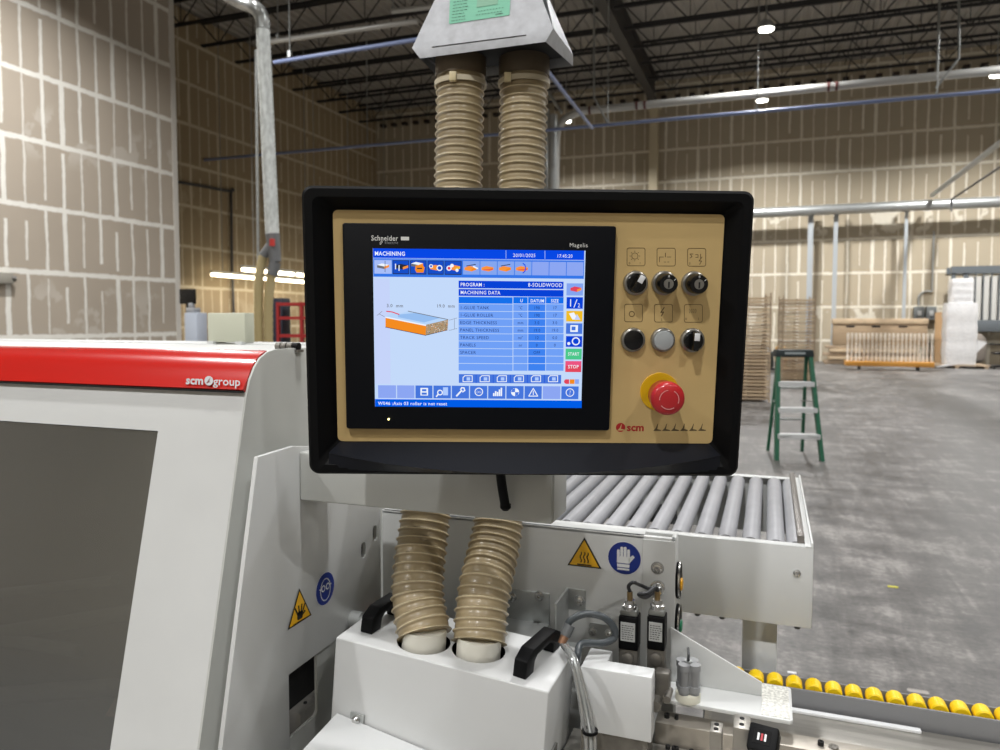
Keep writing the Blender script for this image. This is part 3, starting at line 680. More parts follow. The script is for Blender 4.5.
# badge lettering scm(logo)group
pB = onp(186, 380.5, rb+V((0, 0, .012)), nf); LG = P('badge_silver', (196, 198, 200), .25, .5)
dn = (outer[-1]-outer[-4]).normalized(); Mf = frame(pB, (1, 0, 0), -dn); 
pl0 = onp(187, 385, outer[-3]+V((0, 0, 0)), V((0, 1, 0)).cross(V((1, 0, 0))) if False else Mf.to_3x3() @ V((0, 0, 1)))
Mf = frame(pl0+(Mf.to_3x3() @ V((0, 0, .0034))), (1, 0, 0), -dn)
pe = onp(241, 391, pl0, Mf.to_3x3() @ V((0, 0, 1))); LW = (pe-pl0).length
Mf = Mf @ Matrix(((1, -.42, 0, 0), (0, 1, 0, 0), (0, 0, 1, 0), (0, 0, 0, 1)))
g = G(); sz = .0192; g.text('scm', sz, Mf, off=.03, sx=1.06); g.text('group', sz, Mf @ T(LW*.50, 0), off=.008, sx=1.06); g.lathe([(0, 0), (.0078, 0), (.0078, .0008), (0, .0008)], Mf @ T(LW*.425, .0062), 24)
g.poly([(-.001, -.0045), (-.004, -.0045), (-.0005, .001), (.003, .0055), (.0008, -.0008), (.0035, -.0025), (-.001, -.003)], 1, Mf @ T(LW*.425, .0062, .001))
link(g, 'badge_lettering', [LG, P('logo_dark', (90, 16, 12), .4)], t, label='silver scm group lettering')
# window: an opening in the slope with a smoky pane
wc = [onF(158, 431), onF(110, 750)]
wl_top = onF(0, 421); wtop = wc[0].z; 
wy = lambda z: B0+(A0-B0)*((z-B0.z)/(A0.z-B0.z))
xr_top = wc[0].x; xr_bot = wc[1].x
zt_, zb2 = wtop, .86
def fpt(x, z, o=0.): p = wy(z); return V((x, p.y, z))+nf*o
xb_ = xr_top+(xr_bot-xr_top)*((zt_-zb2)/(zt_-wc[1].z))
cutter = G().hexa([fpt(xr_top, zt_, .03), fpt(-2.2, zt_, .03), fpt(-2.2, zb2, .03), fpt(xb_, zb2, .03)], [fpt(xr_top, zt_, -.16), fpt(-2.2, zt_, -.16), fpt(-2.2, zb2, -.16), fpt(xb_, zb2, -.16)])
Mi = ROOT[t.name].inverted(); bmesh.ops.transform(cutter.bm, matrix=Mi, verts=cutter.bm.verts)
hood.data.materials.append(DARK)
hood.parent = None; hood.location = (0, 0, 0); cut(hood, [cutter]); hood.parent = t
for p in hood.data.polygons:
    c = ROOT[t.name] @ p.center; 
    if (c-fpt(c.x, c.z)).dot(nf) < -.004 and zb2-.03 < c.z < zt_+.03 and -2.25 < c.x < XH-.06 and c.y < 1.1: p.material_index = 1
pane = bpy.data.materials.new('smoky_pane'); pane.use_nodes = True; nt = pane.node_tree
b = nt.nodes['Principled BSDF']; b.inputs['Base Color'].default_value = lin((184, 187, 187)); b.inputs['Metallic'].default_value = .9; b.inputs['Roughness'].default_value = .2; b.inputs['IOR'].default_value = 1.9
tr = nt.nodes.new('ShaderNodeBsdfTransparent'); tr.inputs[0].default_value = (.72, .72, .7, 1); mx = nt.nodes.new('ShaderNodeMixShader'); mx.inputs[0].default_value = .56
nt.links.new(tr.outputs[0], mx.inputs[1]); nt.links.new(b.outputs[0], mx.inputs[2]); nt.links.new(mx.outputs[0], nt.nodes['Material Output'].inputs[0])
e = .001
g = G().hexa([fpt(xr_top-e, zt_-e, -.001), fpt(-2.19, zt_-e, -.001), fpt(-2.19, zb2+e, -.001), fpt(xb_-e, zb2+e, -.001)], [fpt(xr_top-e, zt_-e, -.006), fpt(-2.19, zt_-e, -.006), fpt(-2.19, zb2+e, -.006), fpt(xb_-e, zb2+e, -.006)])
link(g, 'window_pane', pane, t, label='smoky grey window pane')
# mechanisms behind the pane
g = G(); INN = P('inner_steel', (190, 188, 182), .4, .6)
for (x0, z0, x1, z1, r) in ((-1.35, .98, -.86, 1.1, .012), (-1.3, 1.06, -.95, 1.13, .008), (-1.2, .92, -.92, .98, .014), (-1.5, 1.0, -1.0, 1.02, .01)):
    g.cyl(fpt(x0, z0, -.07), fpt(x1, z1, -.06), r, seg=10)
g.cyl(fpt(-.86, .9, -.12), fpt(-.86, .9, -.07), .03)
link(g, 'inner_mechanism', INN, t)
link(G().prism([(-.97, .9), (-.9, .9), (-.86, .95), (-.93, .96)], fpt(0, .93, -.1).y, fpt(0, .93, -.1).y+.03, 1), 'inner_guard', P('inner_tan', (206, 160, 108), .5), t)
# hood top lid seam and hinge
hz = ZT-.003
link(G().box((XH-.03, 1.22, hz-.004), (-2.6, 1.26, hz+.002), bev=.001).box((XH-.05, 1.56, ZT-.02), (-2.6, 1.6, ZT-.011), bev=.001), 'top_rail', WHITE, t)
hq = onZ(290, 344.5, hz+.01)
g = G()
for k in range(4): g.cyl((hq.x-.025+k*.011, hq.y, hz+.007), (hq.x-.025+k*.011+.009, hq.y, hz+.007), .006, mi=1 if k == 3 else 0)
g.box((hq.x-.025, hq.y-.008, hz-.002), (hq.x+.02, hq.y+.008, hz+.002)); link(g, 'hinge', [STEELD, BLK], t)
q = onZ(208, 344, hz); q2 = onZ(257, 344, hz); hh = at(233, 313, (q-EYE).dot(FH)).z-hz
tb = thing('top_box', 'small pale box on feet on top of the machine hood', 'box', (q.x+.03, q.y+.06, hz))
link(G().box((q.x, q.y, hz+.004), (q2.x-.002, q.y+.03, hz+hh), bev=.002), 'body', P('pale_green_grey', (188, 190, 172), .5), tb)
for xx in (q.x+.004, q2.x-.02): link(G().box((xx, q.y-.008, hz), (xx+.016, q.y+.03, hz+.006)), 'foot', WHITE, tb)

# ---- side plate with stickers
def xp(x, y, X=XP): q = onX(x, y, X); return (q.y, q.z)
top0 = xp(258, 457); top1 = xp(292, 450); bot = xp(222, 750)
sl = (bot[0]-top0[0])/(bot[1]-top0[1]); zf = .86
yR_ = xp(381, 560)[0]
pp = [top0, (top1[0]+.004, top0[1]+.002), (yR_, top0[1]-.04), (yR_, xp(381, 603)[1]), xp(352, 622), xp(336, 640), xp(289, 675), (xp(289, 675)[0], zf), (bot[0]+sl*(zf-bot[1]), zf)]
t = thing('machine_side_plate', 'white upright side plate with two safety signs right of the hood', 'machine panel', (XP, .95, zf))
sp_ = link(G().prism(pp, XP, XP-.007, 0, bev=.0012), 'plate', WHITE, t)
cs = []
for (x, y) in ((363.5, 550), (375, 533)):
    c = onX(x, y, XP); gg = G().prism([(c.y+p[0], c.z+p[1]) for p in rrect(-.0075, -.014, .0075, .014, .0074, 6)], XP-.03, XP+.02, 0)
    bmesh.ops.transform(gg.bm, matrix=ROOT[t.name].inverted(), verts=gg.bm.verts); cs.append(gg)
sp_.parent = None; cut(sp_, cs); sp_.parent = t
q = onX(368, 542, XP); link(G().box((XP-.03, q.y-.05, q.z-.04), (XP-.0072, q.y+.05, q.z+.04)), 'slot_shade_block', BLK, t)  # black block added so the slots look shaded inside
# stickers -------------------------------------------------------
YEL = P('sign_yellow', (246, 188, 24), .4); SBL = P('sign_blue', (22, 48, 138), .35); SW = P('sign_white', (232, 234, 236), .4); SK = P('sign_black', (14, 14, 14), .45)
def tri(g, M, s, mi=0, r=.08):
    h = s*.866; g.poly([(-s/2, -h/3), (s/2, -h/3), (0, 2*h/3)], mi, M)
def warn(parent, M, s, kind):
    g = G(); tri(g, M, s, 1); tri(g, M @ T(0, 0, .0004), s*.86, 0)
    M2 = M @ T(0, -s*.03, .0008)
    if kind == 'heat':
        for k in (-1, 0, 1):
            pts = [(k*s*.1+math.sin(i*1.1)*s*.022, -s*.12+i*s*.036) for i in range(9)]
            for qd in band(pts, s*.03): g.poly(qd, 1, M2)
        for qd in band([(-s*.2, -s*.19), (s*.2, -s*.19)], s*.035): g.poly(qd, 1, M2)
    else:
        g.poly(rrect(-s*.12, -s*.17, s*.1, s*.03, s*.05), 1, M2)
        for k, (dx, an) in enumerate(((-.1, 118), (-.03, 98), (.04, 80), (.1, 60))):
            a = math.radians(an); p0 = (dx*s, -.02*s); g_ = band([p0, (p0[0]+math.cos(a)*s*.2, p0[1]+math.sin(a)*s*.2)], s*.05)
            g.poly(g_[0], 1, M2)
        g.poly(band([(s*.06, -s*.1), (s*.2, -s*.03)], s*.05)[0], 1, M2)
        g.poly(band([(-s*.3, -s*.2), (s*.28, -s*.22)], s*.012)[0], 1, M2)
    link(g, 'warning_sign', [YEL, SK], parent, smooth=0)
def mand(parent, M, r, kind):
    g = G(); g.poly(circ(0, 0, r), 2, M); g.poly(circ(0, 0, r*.97), 0, M @ T(0, 0, .0003)); M2 = M @ T(0, 0, .0007)
    if kind == 'glove':
        g.poly([(-.42*r, -.55*r), (.3*r, -.55*r), (.32*r, -.35*r), (-.44*r, -.35*r)][::1], 1, M2)
        g.poly([(-.42*r, -.72*r), (.3*r, -.72*r), (.3*r, -.6*r), (-.42*r, -.6*r)], 1, M2)
        g.poly([(-.44*r, -.3*r), (.32*r, -.3*r), (.34*r, .1*r), (-.44*r, .1*r)], 1, M2)
        for k, h in enumerate((.5, .68, .7, .56)): g.poly(rrect(-.44*r+k*.2*r, 0, -.27*r+k*.2*r, h*r, .07*r), 1, M2 @ T(0, 0, .0001))
        g.poly([(.3*r, -.28*r), (.62*r, .12*r), (.5*r, .24*r), (.25*r, .02*r)], 1, M2)
    else:
        for qd in band(circ(0, -.05*r, .52*r, 24, .66*r), .07*r, True): g.poly(qd, 1, M2)
        for sx in (-.24, .24):
            g.poly(circ(sx*r, .08*r, .21*r, 16), 1, M2); g.poly(circ(sx*r, .08*r, .13*r, 16), 0, M2 @ T(0, 0, .0003))
        g.poly(band([(-.62*r, .12*r), (-.4*r, .1*r)], .07*r)[0], 1, M2); g.poly(band([(.4*r, .1*r), (.62*r, .12*r)], .07*r)[0], 1, M2)
    link(g, 'mandatory_sign', [SBL, SW, SW], parent, smooth=0)
q = onX(299, 611, XP); warn(t, frame(q+V((.0012, 0, 0)), (0, 1, 0), (0, 0, 1)), .06, 'hand')
q = onX(324.5, 588.5, XP); mand(t, frame(q+V((.0012, 0, 0)), (0, 1, 0), (0, 0, 1)), .026, 'goggles')
q = onX(377, 606, XP); link(G().box((XP, q.y-.03, q.z-.02), (XP+.012, q.y+.02, q.z+.006), bev=.001), 'latch_block', P('rust_brown', (92, 66, 50), .7, scale=30, var=.3), t)
q = onX(352, 619, XP); link(G().cyl((XP, q.y, q.z), (XP+.02, q.y, q.z), .014, seg=24).cyl((XP+.02, q.y, q.z), (XP+.026, q.y, q.z), .009, seg=20), 'clamp_knob', GALV, t)
# inner frame seen through the notch
t = thing('inner_frame', 'recessed pale frame with a square opening below the side plate', 'machine frame', (XP-.06, .95, .8))
q0 = xp(300, 660, XP-.03); q1 = xp(334, 735, XP-.03)
bx0, bx1 = q0[0]-.12, 1.12
fr = link(G().box((XP-.019, bx0, .78), (XP-.014, bx1, 1.10)), 'frame_plate', WHITE2, t)
oa, ob = onX(287, 662, XP-.03), onX(309, 712, XP-.03)
gg = G().prism(rrect(oa.y-.06, ob.z, ob.y, oa.z+.02, .008), XP-.1, XP+.02, 0); bmesh.ops.transform(gg.bm, matrix=ROOT[t.name].inverted(), verts=gg.bm.verts)
fr.parent = None; cut(fr, [gg]); fr.parent = t
link(G().box((XP-.047, bx0, .78), (XP-.045, bx1, 1.10)), 'recess_shade_panel', DARK, t)  # dark sheet added to stand for the shade of a deeper recess
q = onX(298, 705, XP-.06); g = G().box((XP-.044, q.y-.05, q.z-.03), (XP-.02, q.y+.04, q.z+.018), bev=.002)
for k in (0, 1): g.cyl((XP-.032, q.y-.02+k*.03, q.z+.018), (XP-.032, q.y-.02+k*.03, q.z+.02), .003, mi=1, seg=10)
link(g, 'steel_block', [STEEL, DARK], t)
# hood-to-plate gap strip
g = G(); 
# ---- horizontal arm
YA = .919
a0 = onY(300, 452, YA); zb0 = onY(420, 512, YA).z; xe = onY(552, 500, YA).x
t = thing('panel_boom', 'white horizontal box arm carrying the control panel', 'boom', ((XP+xe)/2, YA+.03, zb0))
link(G().box((XP-.0, YA, zb0), (xe, YA+.07, a0.z+.0), bev=.003, seg=3), 'arm_beam', WHITE2, t)
link(G().box((xe-.0, YA+.004, zb0+.003), (xe+.002, YA+.066, a0.z-.003), bev=.0008), 'end_cap', WHITE2, t)

# ---- upright with back signs
YU = 1.165
zt = onY(675, 539, YU).z; xrU = onY(675, 600, YU).x
t = thing('machine_upright', 'white upright plate with heat and glove signs behind the hoses', 'machine panel', (-.4, YU+.01, .8))
g = G().box((XP, YU, .8), (xrU, YU+.01, zt), bev=.002).box((xrU-.008, YU, .8), (xrU, YU+.035, zt), bev=.002).box((XP, YU, zt-.004), (xrU-.05, YU+.03, zt))
link(g, 'plate', WHITE, t)
link(G().box((onY(643, 560, YU).x, YU-.003, .8), (xrU, YU, zt-.004), bev=.001), 'cover_strip', WHITE, t)
q = onY(584.5, 557, YU); warn(t, frame(q+V((0, -.001, 0)), (1, 0, 0), (0, 0, 1)), .057, 'heat')
q = onY(624.5, 558, YU); mand(t, frame(q+V((0, -.001, 0)), (1, 0, 0), (0, 0, 1)), .027, 'glove')
def bolt(parent, p, n, r=.006, name='bolt', h=.005):
    M = Matrix.Translation(p) @ V(n).to_track_quat('Z', 'Y').to_matrix().to_4x4()
    g = G().lathe([(0, 0), (r*1.7, 0), (r*1.7, .001), (r*1.1, .001), (r*1.1, h), (r*.9, h*1.15), (r*.5, h*1.15), (r*.45, h*.6), (0, h*.6)], M, 18); link(g, name, CHROME, parent)
bolt(t, onY(657.5, 568, YU-.003), (0, -1, 0))
q = onY(658, 587, YU-.003); M = frame(q, (1, 0, 0), (0, 0, 1))
g = G().lathe([(0, 0), (.0115, 0), (.0115, .006), (.0095, .007), (.0095, .02), (.006, .025), (0, .025)], M, 12); link(g, 'cable_gland', CHROME, t)
for (py, cc, nm) in ((574, (236, 170, 30), 'yellow_button'), (613, (20, 120, 84), 'green_button')):
    q = onX(679.5, py, xrU+.001); M = frame((xrU, YU+.02, q.z), (0, 1, 0), (0, 0, 1))
    bz = link(G().lathe([(0, 0), (.027, 0), (.028, .002), (.026, .006), (0, .007)], M @ Matrix.Diagonal((.8, 1.05, 1, 1)), 28), 'button_bezel', BLK, t)
    link(G().lathe([(.026, .004), (.0285, .004), (.0285, .0065), (.026, .0065)], M @ Matrix.Diagonal((.8, 1.05, 1, 1)), 28, closed=True), 'chrome_ring', CHROME, bz)
    link(G().lathe([(0, .0), (.010, .0), (.010, .008), (.008, .0095), (0, .0095)], M @ T(0, -.006), 20), nm, P(nm, cc, .35), bz)
# small galvanised brackets bolted to the upright
def angle_bracket(label, x0, x1, z0, z1, ys, zb):
    t = thing('angle_bracket', label, 'bracket', ((x0+x1)/2, YU-.01, z0))
    link(G().box((x0, YU-.004, z0), (x1, YU, z1), bev=.0008).box((x0, ys, z0-.002), (x1, YU, z0+.002), bev=.0008), 'bracket', GALV, t); return t
q0 = onY(498, 636, YU); q1 = onY(550, 592, YU)
tb = angle_bracket('galvanised angle bracket behind the white suction box', q0.x-.04, q1.x, onY(548, 624, YU).z, onY(548, 593, YU).z, YU-.07, 0)
bolt(tb, onY(512, 597, YU-.004), (0, -1, 0), .005); bolt(tb, onY(551, 596, YU-.004)+V((-.02, 0, -.002)), (0, -1, 0), .005)
q0 = onY(570, 600, YU); q1 = onY(586, 610, YU)
t2 = thing('hose_bracket', 'galvanised bracket with a side wing between suction box and small cover', 'bracket', (q0.x, YU-.03, q1.z-.02))
zz0, zz1 = onY(580, 610, YU).z, onY(580, 589, YU).z
link(G().box((q0.x-.004, YU-.003, zz0), (q1.x, YU, zz1), bev=.0008).box((q0.x-.006, YU-.075, zz0-.045), (q0.x-.002, YU, zz1), bev=.0008).box((q0.x-.006, YU-.075, zz0-.045), (q0.x+.03, YU-.03, zz0-.042)), 'bracket', GALV, t2)
bolt(t2, onY(579.5, 600.5, YU-.003), (0, -1, 0), .0055)
t3 = thing('small_bracket', 'small galvanised bracket with two screws behind the cable loop', 'bracket', onY(597, 632, YU))
a, b_ = onY(589, 637, YU-.003), onY(614, 626, YU-.003); link(G().prism(rrect(a.x, a.z, b_.x, b_.z, .004), YU-.003, YU, 1), 'strap', GALV, t3)
bolt(t3, onY(592.5, 631, YU-.003), (0, -1, 0), .004); bolt(t3, onY(609, 633, YU-.003), (0, -1, 0), .004)

# ---- suction box (white) with handles
ZS = 1.055
A = onY(335.6, 637, .90); B = onY(548.8, 692.6, .90); 
fx = (B-A).normalized(); fyv = V((0, 1, 0)); upv = fx.cross(fyv)*1.0
dpB = (onp(569.6, 652, A, fx.cross(fyv))-B).y
dpB = max(.1, min(.16, dpB))
W_ = (B-A).length; Hh = .30
MS = frame(A, fx, fyv)                     # x along, y back, z up
t = thing('suction_box', 'white sheet metal suction box with two black handles below the panel', 'machine cover', M=MS @ T(0, 0, -Hh)); ROOT[t.name] = None
MSL = T(0, 0, Hh)
hc = []
Ms = MS.inverted()
topn = MS.to_3x3() @ V((0, 0, 1))
h1 = Ms @ onp(424, 642, A, topn); h2 = Ms @ onp(478.6, 650, A, topn)
g = G().box((0, 0, 0), (W_, dpB+.02, Hh), bev=.0025, seg=3)
sb = link(g, 'box_shell', WGLOSS, t)
cs = []
for h in (h1, h2): cs.append(G().cyl((h.x, h.y, Hh-.05), (h.x, h.y, Hh+.05), .0385, seg=40))
sb.parent = None; cut(sb, cs); sb.data.materials.append(DARK)
for p in sb.data.polygons:
    if any((V((p.center.x, p.center.y))-V((h.x, h.y))).length < .0388 for h in (h1, h2)) and p.center.z < Hh-.001: p.material_index = 1
sb.parent = t
def handle(pa, pb, w=.011, rise=.034):
    d = (V(pb)-V(pa)); L_ = d.length; M = MSL @ frame((pa[0], pa[1], 0), (d.x, d.y, 0), V((-d.y, d.x, 0)))
    # side profile in x,z extruded along y
    o = [(-.006, 0), (.02, 0), (.022, rise*.45), (.03, rise*.62), (L_-.03, rise*.62), (L_-.022, rise*.45), (L_-.02, 0), (L_+.006, 0), (L_+.004, rise*.7), (L_-.016, rise), (.016, rise), (-.004, rise*.7)]
    link(G().prism(o, -w, w, 1, bev=.0018, M=M), 'handle', BLK, t)
hA = Ms @ onp(368, 632, A, topn); hB = Ms @ onp(402, 600, A, topn)
handle((hA.x, max(.02, hA.y)), (hA.x+.005, dpB-.0), .010)
hA = Ms @ onp(522, 677, A, topn); 
handle((hA.x-.002, .022), (hA.x+.012, dpB+.005), .010)
g = G().box((.018, -.003, Hh-.118), (.036, .001, Hh-.088), bev=.001); 
q = Ms @ onY(358, 718, .90)
g = G().box((q.x-.011, -.004, Hh+q.z-.012), (q.x+.011, 0, Hh+q.z+.008), bev=.001); lt = link(g, 'latch', GALV, t)
link(G().lathe([(0, 0), (.006, 0), (.006, .004), (.004, .006), (0, .006)], T(q.x, -.004, Hh+q.z) @ Matrix.Rotation(math.radians(90), 4, 'X'), 16), 'latch_screw', CHROME, lt)
g = G()
q = (W_, .05, .16); link(G().box((W_, .03, Hh-.15), (W_+.004, .06, Hh-.1), bev=.001).cyl((W_+.004, .045, Hh-.12), (W_+.012, .045, Hh-.12), .006), 'side_latch', CHROME, t)
wh1 = MS @ V((h1.x, h1.y, 0)); wh2 = MS @ V((h2.x, h2.y, 0))
# white shelf below the box at lower left
q1 = onY(337, 712.5, .897); q3 = onY(470, 768, .897); zs = q1.z; q2 = onZ(300, 752, zs)
dd = V((q2.x-q1.x, q2.y-q1.y, 0))*1.3; lo = lambda p: V((p.x, p.y, .80))
link(G().hexa([lo(q1+dd), lo(q3+dd), lo(q3), lo(q1)], [q1+dd, q3+dd, q3, q1], bev=.0015), 'base_cover', WGLOSS, None, 'white sloping base cover below the suction box at bottom edge', 'machine cover')

# ---- hoses
HOSE = bpy.data.materials.new('ribbed_hose'); HOSE.use_nodes = True; nt = HOSE.node_tree; b = nt.nodes['Principled BSDF']
b.inputs['Base Color'].default_value = lin((170, 154, 122)); b.inputs['Roughness'].default_value = .42; b.inputs['Transmission Weight'].default_value = 0; b.inputs['Coat Weight'].default_value = .25; b.inputs['Coat Roughness'].default_value = .2
tc = nt.nodes.new('ShaderNodeTexCoord'); nz = nt.nodes.new('ShaderNodeTexNoise'); nz.inputs['Scale'].default_value = 16; nz.inputs['Detail'].default_value = 5
rp = nt.nodes.new('ShaderNodeValToRGB'); rp.color_ramp.elements[0].position = .32; rp.color_ramp.elements[0].color = lin((136, 122, 96)); rp.color_ramp.elements[1].position = .55; rp.color_ramp.elements[1].color = lin((164, 148, 116))
nt.links.new(tc.outputs['Object'], nz.inputs['Vector']); nt.links.new(nz.outputs['Fac'], rp.inputs[0]); nt.links.new(rp.outputs[0], b.inputs['Base Color'])
def hose(pts, r, label):
    path = smoothpath(pts, 40); L = [0]
    for a, b in zip(path, path[1:]): L.append(L[-1]+(b-a).length)
    pitch = .0138; n = int(L[-1]/pitch*12); P2 = []; R2 = []; j = 0
    for i in range(n+1):
        s = L[-1]*i/n
        while j < len(L)-2 and L[j+1] < s: j += 1
        P2.append(path[j].lerp(path[j+1], (s-L[j])/max(1e-9, L[j+1]-L[j])))
        ph = (i % 12)/12.; dd_ = min(ph, 1-ph); R2.append(r+.0044*math.exp(-(dd_/.15)**2)-.0006*math.cos(2*math.pi*ph))
    gh = G().sweep(P2, R2, 36); fs = list(gh.bm.faces)
    for i_, f in enumerate(fs):
        k_ = (i_//36) % 12
        if k_ in (11, 0) and i_ < 36*n: f.material_index = 1
    return link(gh, 'ribbed_hose', [HOSE, P('hose_rib', (212, 198, 166), .4, coat=.3)], None, label, 'hose', 'ribbed dust extraction hoses', smooth=60)
up1 = at(460, 66, 1.26); up2 = at(523, 62, 1.27)
bz = ZS
H1 = [wh1+topn*.011, at(417.5, 590, 1.085), at(425, 520, 1.14), at(440, 420, 1.19), at(455, 250, 1.225), at(459, 150, 1.24), at(460.5, 75, 1.25), at(461.5, 48, 1.25)]
H2 = [wh2+topn*.011, at(484, 592, 1.075), at(498, 525, 1.14), at(508, 420, 1.19), at(519, 250, 1.225), at(522.5, 150, 1.24), at(524, 75, 1.25), at(525, 40, 1.25)]
hose(H1, .0365, 'left tan ribbed hose rising behind the control panel'); hose(H2, .0365, 'right tan ribbed hose rising behind the control panel')
for w, d, lb in ((wh1, H1, 'left'), (wh2, H2, 'right')):
    link(G().cyl(w-topn*.04, w+topn*.022, .0318, seg=36), 'hose_cuff', P('cuff_white', (226, 224, 212), .35), None, 'white plastic cuff under the '+lb+' ribbed hose', 'hose cuff', 'white hose cuffs')
for px, py, d, bx_, lb in ((460.5, 85, 1.249, -.010, 'left'), (524, 84, 1.249, -.034, 'right')):
    c = at(px, py, d); t = thing('cable_tie', 'white cable tie around the '+lb+' ribbed hose below the hood', 'cable tie', c, 'white cable ties on the hoses')
    link(G().lathe([(.0405, -.004), (.043, -.004), (.043, .004), (.0405, .004)], Matrix.Translation(c), 40, closed=True), 'strap', P('tie_ivory', (206, 196, 172), .4), t)
    tb_ = c-FH*.043+RT*bx_; tb_ = c+(tb_-c).normalized()*.044
    link(G().box((-.0055, -.005, -.007), (.0055, .005, .007), bev=.001, M=Matrix.Translation(tb_) @ Matrix.Rotation(YAW, 4, 'Z')), 'buckle', P('tie_cream', (226, 212, 172), .4), t)

# ---- upper metal hood
YH = 1.095; 
def hy(x, y, Y=YH): return onY(x, y, Y)
c1, c2, c3, c4 = hy(424, 58.7), hy(542.7, 41.3), hy(553.3, 30.7), hy(412, 48)
zlow = (c1.z+c2.z)/2
xl, xr = c4.x, c3.x; dpt = .118
t = thing('extraction_hood', 'grey galvanised tapered extraction hood hanging above the panel', 'extraction hood', ((xl+xr)/2, YH+.08, zlow))
ztopH = zlow+.36; k = .36/.30
tl = hy(428, 0); tr_ = hy(541, 0); fl = (tl.x-xl)/(tl.z-zlow-.016); fr = (tr_.x-xr)/(tr_.z-zlow-.016)
def sh(z, Y): 
    dz = max(0, z-zlow-.016); s = .25*dz
    return [(xl+fl*dz, YH+s), (xr+fr*dz, YH+s), (xr+fr*dz, YH+dpt-s*.2), (xl+fl*dz, YH+dpt-s*.2)]
bot_ = [V((xl+.014, YH, zlow)), V((xr-.012, YH, zlow)), V((xr-.0, YH+dpt, zlow)), V((xl, YH+dpt, zlow))]
m_ = [V((p[0], p[1], zlow+.018)) for p in sh(zlow, 0)]; tp = [V((p[0], p[1], ztopH)) for p in sh(ztopH, 0)]
g = G(); bm = g.bm; r0 = [bm.verts.new(p) for p in bot_]; r1 = [bm.verts.new(p) for p in m_]; r2 = [bm.verts.new(p) for p in tp]
for a, b in ((r0, r1), (r1, r2)):
    for i in range(4): bm.faces.new((a[i], a[(i+1) % 4], b[(i+1) % 4], b[i]))
bm.faces.new(r2)
bmesh.ops.recalc_face_normals(bm, faces=bm.faces)
hg = link(g, 'hood_shell', P('hood_galv', (186, 189, 194), .5, .15, scale=60, var=.12), t, smooth=20)
link(G().box((xl+.012, YH+.004, zlow+.012), (xr-.01, YH+dpt-.01, zlow+.014)), 'underside_shade_plate', DARK, t)  # dark plate stands in for the shade inside the open underside
for u in (at(460.8, 66, 1.25), at(524.3, 58, 1.25)): link(G().lathe([(.0405, -.03), (.042, -.03), (.042, 0), (.0405, 0)], Matrix.Translation((u.x, u.y, zlow+.012)), 32, closed=True), 'outlet_collar', P('collar_brown', (92, 80, 64), .5), t)
# seam on the front
link(G().cyl(hy(432, 47, YH-.0005), hy(526, 35, YH-.0005), .0006, seg=6), 'seam', DARK, t)
# green label
nH = (m_[1]-m_[0]).cross(tp[0]-m_[0]).normalized(); 
if nH.y > 0: nH = -nH
def onH(x, y, o=.0): return onp(x, y, m_[0]+nH*o, nH)
la, lb_, lc, ld_ = onH(449, 24, .0008), onH(509.5, 15, .0008), onH(511, -12, .0008), onH(450, -6, .0008)
g = G(); g.bm.faces.new([g.bm.verts.new(p) for p in (la, lb_, lc, ld_)])
ex_ = (lb_-la).normalized(); ey_ = (ld_-la); ey_ = (ey_-ex_*ey_.dot(ex_)).normalized(); ML = frame(la+nH*.0005, ex_, ey_)
def dash(x, y, w, h=.0009): g.poly([(x, y), (x+w, y), (x+w, y+h), (x, y+h)], 1, ML)
for r in range(7):
    x = .004
    while x < .026: w = random.uniform(.002, .006); dash(x, .004+r*.0055, w); x += w+.0015
for c in range(9): dash(.045+c*.005, .008, .003); dash(.048+c*.005, .014, .0022)
dash(.078, .004, .012, .0012)
g.poly([(.045, .022), (.08, .022), (.08, .045), (.045, .045)], 2, ML)
link(g, 'green_label', [P('label_green', (118, 190, 160), .5), P('label_ink', (30, 60, 50), .6), P('label_green2', (128, 176, 150), .5)], t, smooth=0)

# ---- roller conveyor
YC = 1.40; cr = onY(813.5, 547.8, YC); ZCV = cr.z; XC = cr.x; YC2 = onZ(797, 478, ZCV).y; 
hF = ZCV-onY(811, 629, YC).z; XL_ = -.66
t = thing('roller_conveyor', 'white framed roller conveyor with grey rollers behind the control panel', 'conveyor', ((XC+XL_)/2, (YC+YC2)/2, 0))
link(G().box((XL_, YC, ZCV-hF), (XC, YC+.004, ZCV), bev=.0015).box((XL_, YC, ZCV-.003), (XC, YC+.022, ZCV), bev=.0012), 'front_rail', WHITE, t)
link(G().box((XL_, YC2, ZCV-hF), (XC-.01, YC2+.004, ZCV), bev=.0015).box((XL_, YC2-.02, ZCV-.003), (XC-.01, YC2, ZCV), bev=.0012), 'rear_rail', WHITE, t)
link(G().box((XC-.004, YC, ZCV-hF), (XC, YC2+.004, ZCV+.008), bev=.0015).box((XC-.013, YC, ZCV-.002), (XC, YC2, ZCV+.001)), 'end_plate', WHITE, t)
link(G().box((XC-.026, YC+.02, ZCV-.012), (XC-.014, YC2-.005, ZCV+.014), bev=.001), 'end_guide', P('guide_grey', (120, 116, 112), .4, .5), t)
ROL = P('roller_grey', (152, 153, 157), .45, scale=20, var=.06)
zr = ZCV-.014; xs_ = [567, 588, 610, 631.5, 655, 678, 701, 726, 751, 775.5, 795]
xw = [onp(px, 520+((px-567)*.105)+19, (0, YC+.03, 0), (0, 1, 0)).x for px in xs_]
step = (xw[9]-xw[0])/9; xw = [xw[9]-step*k for k in range(0, 17)]+[xw[9]+step*.8]
for x in xw:
    if x < XL_+.03: continue
    g = G().lathe([(0, 0), (.0155, 0), (.0165, .002), (.0165, YC2-YC-.052), (.0155, YC2-YC-.05), (0, YC2-YC-.05)], Matrix.Translation((x, YC+.026, zr)) @ Matrix.Rotation(math.radians(-90), 4, 'X'), 24)
    link(g, 'roller', ROL, t)
g = G()
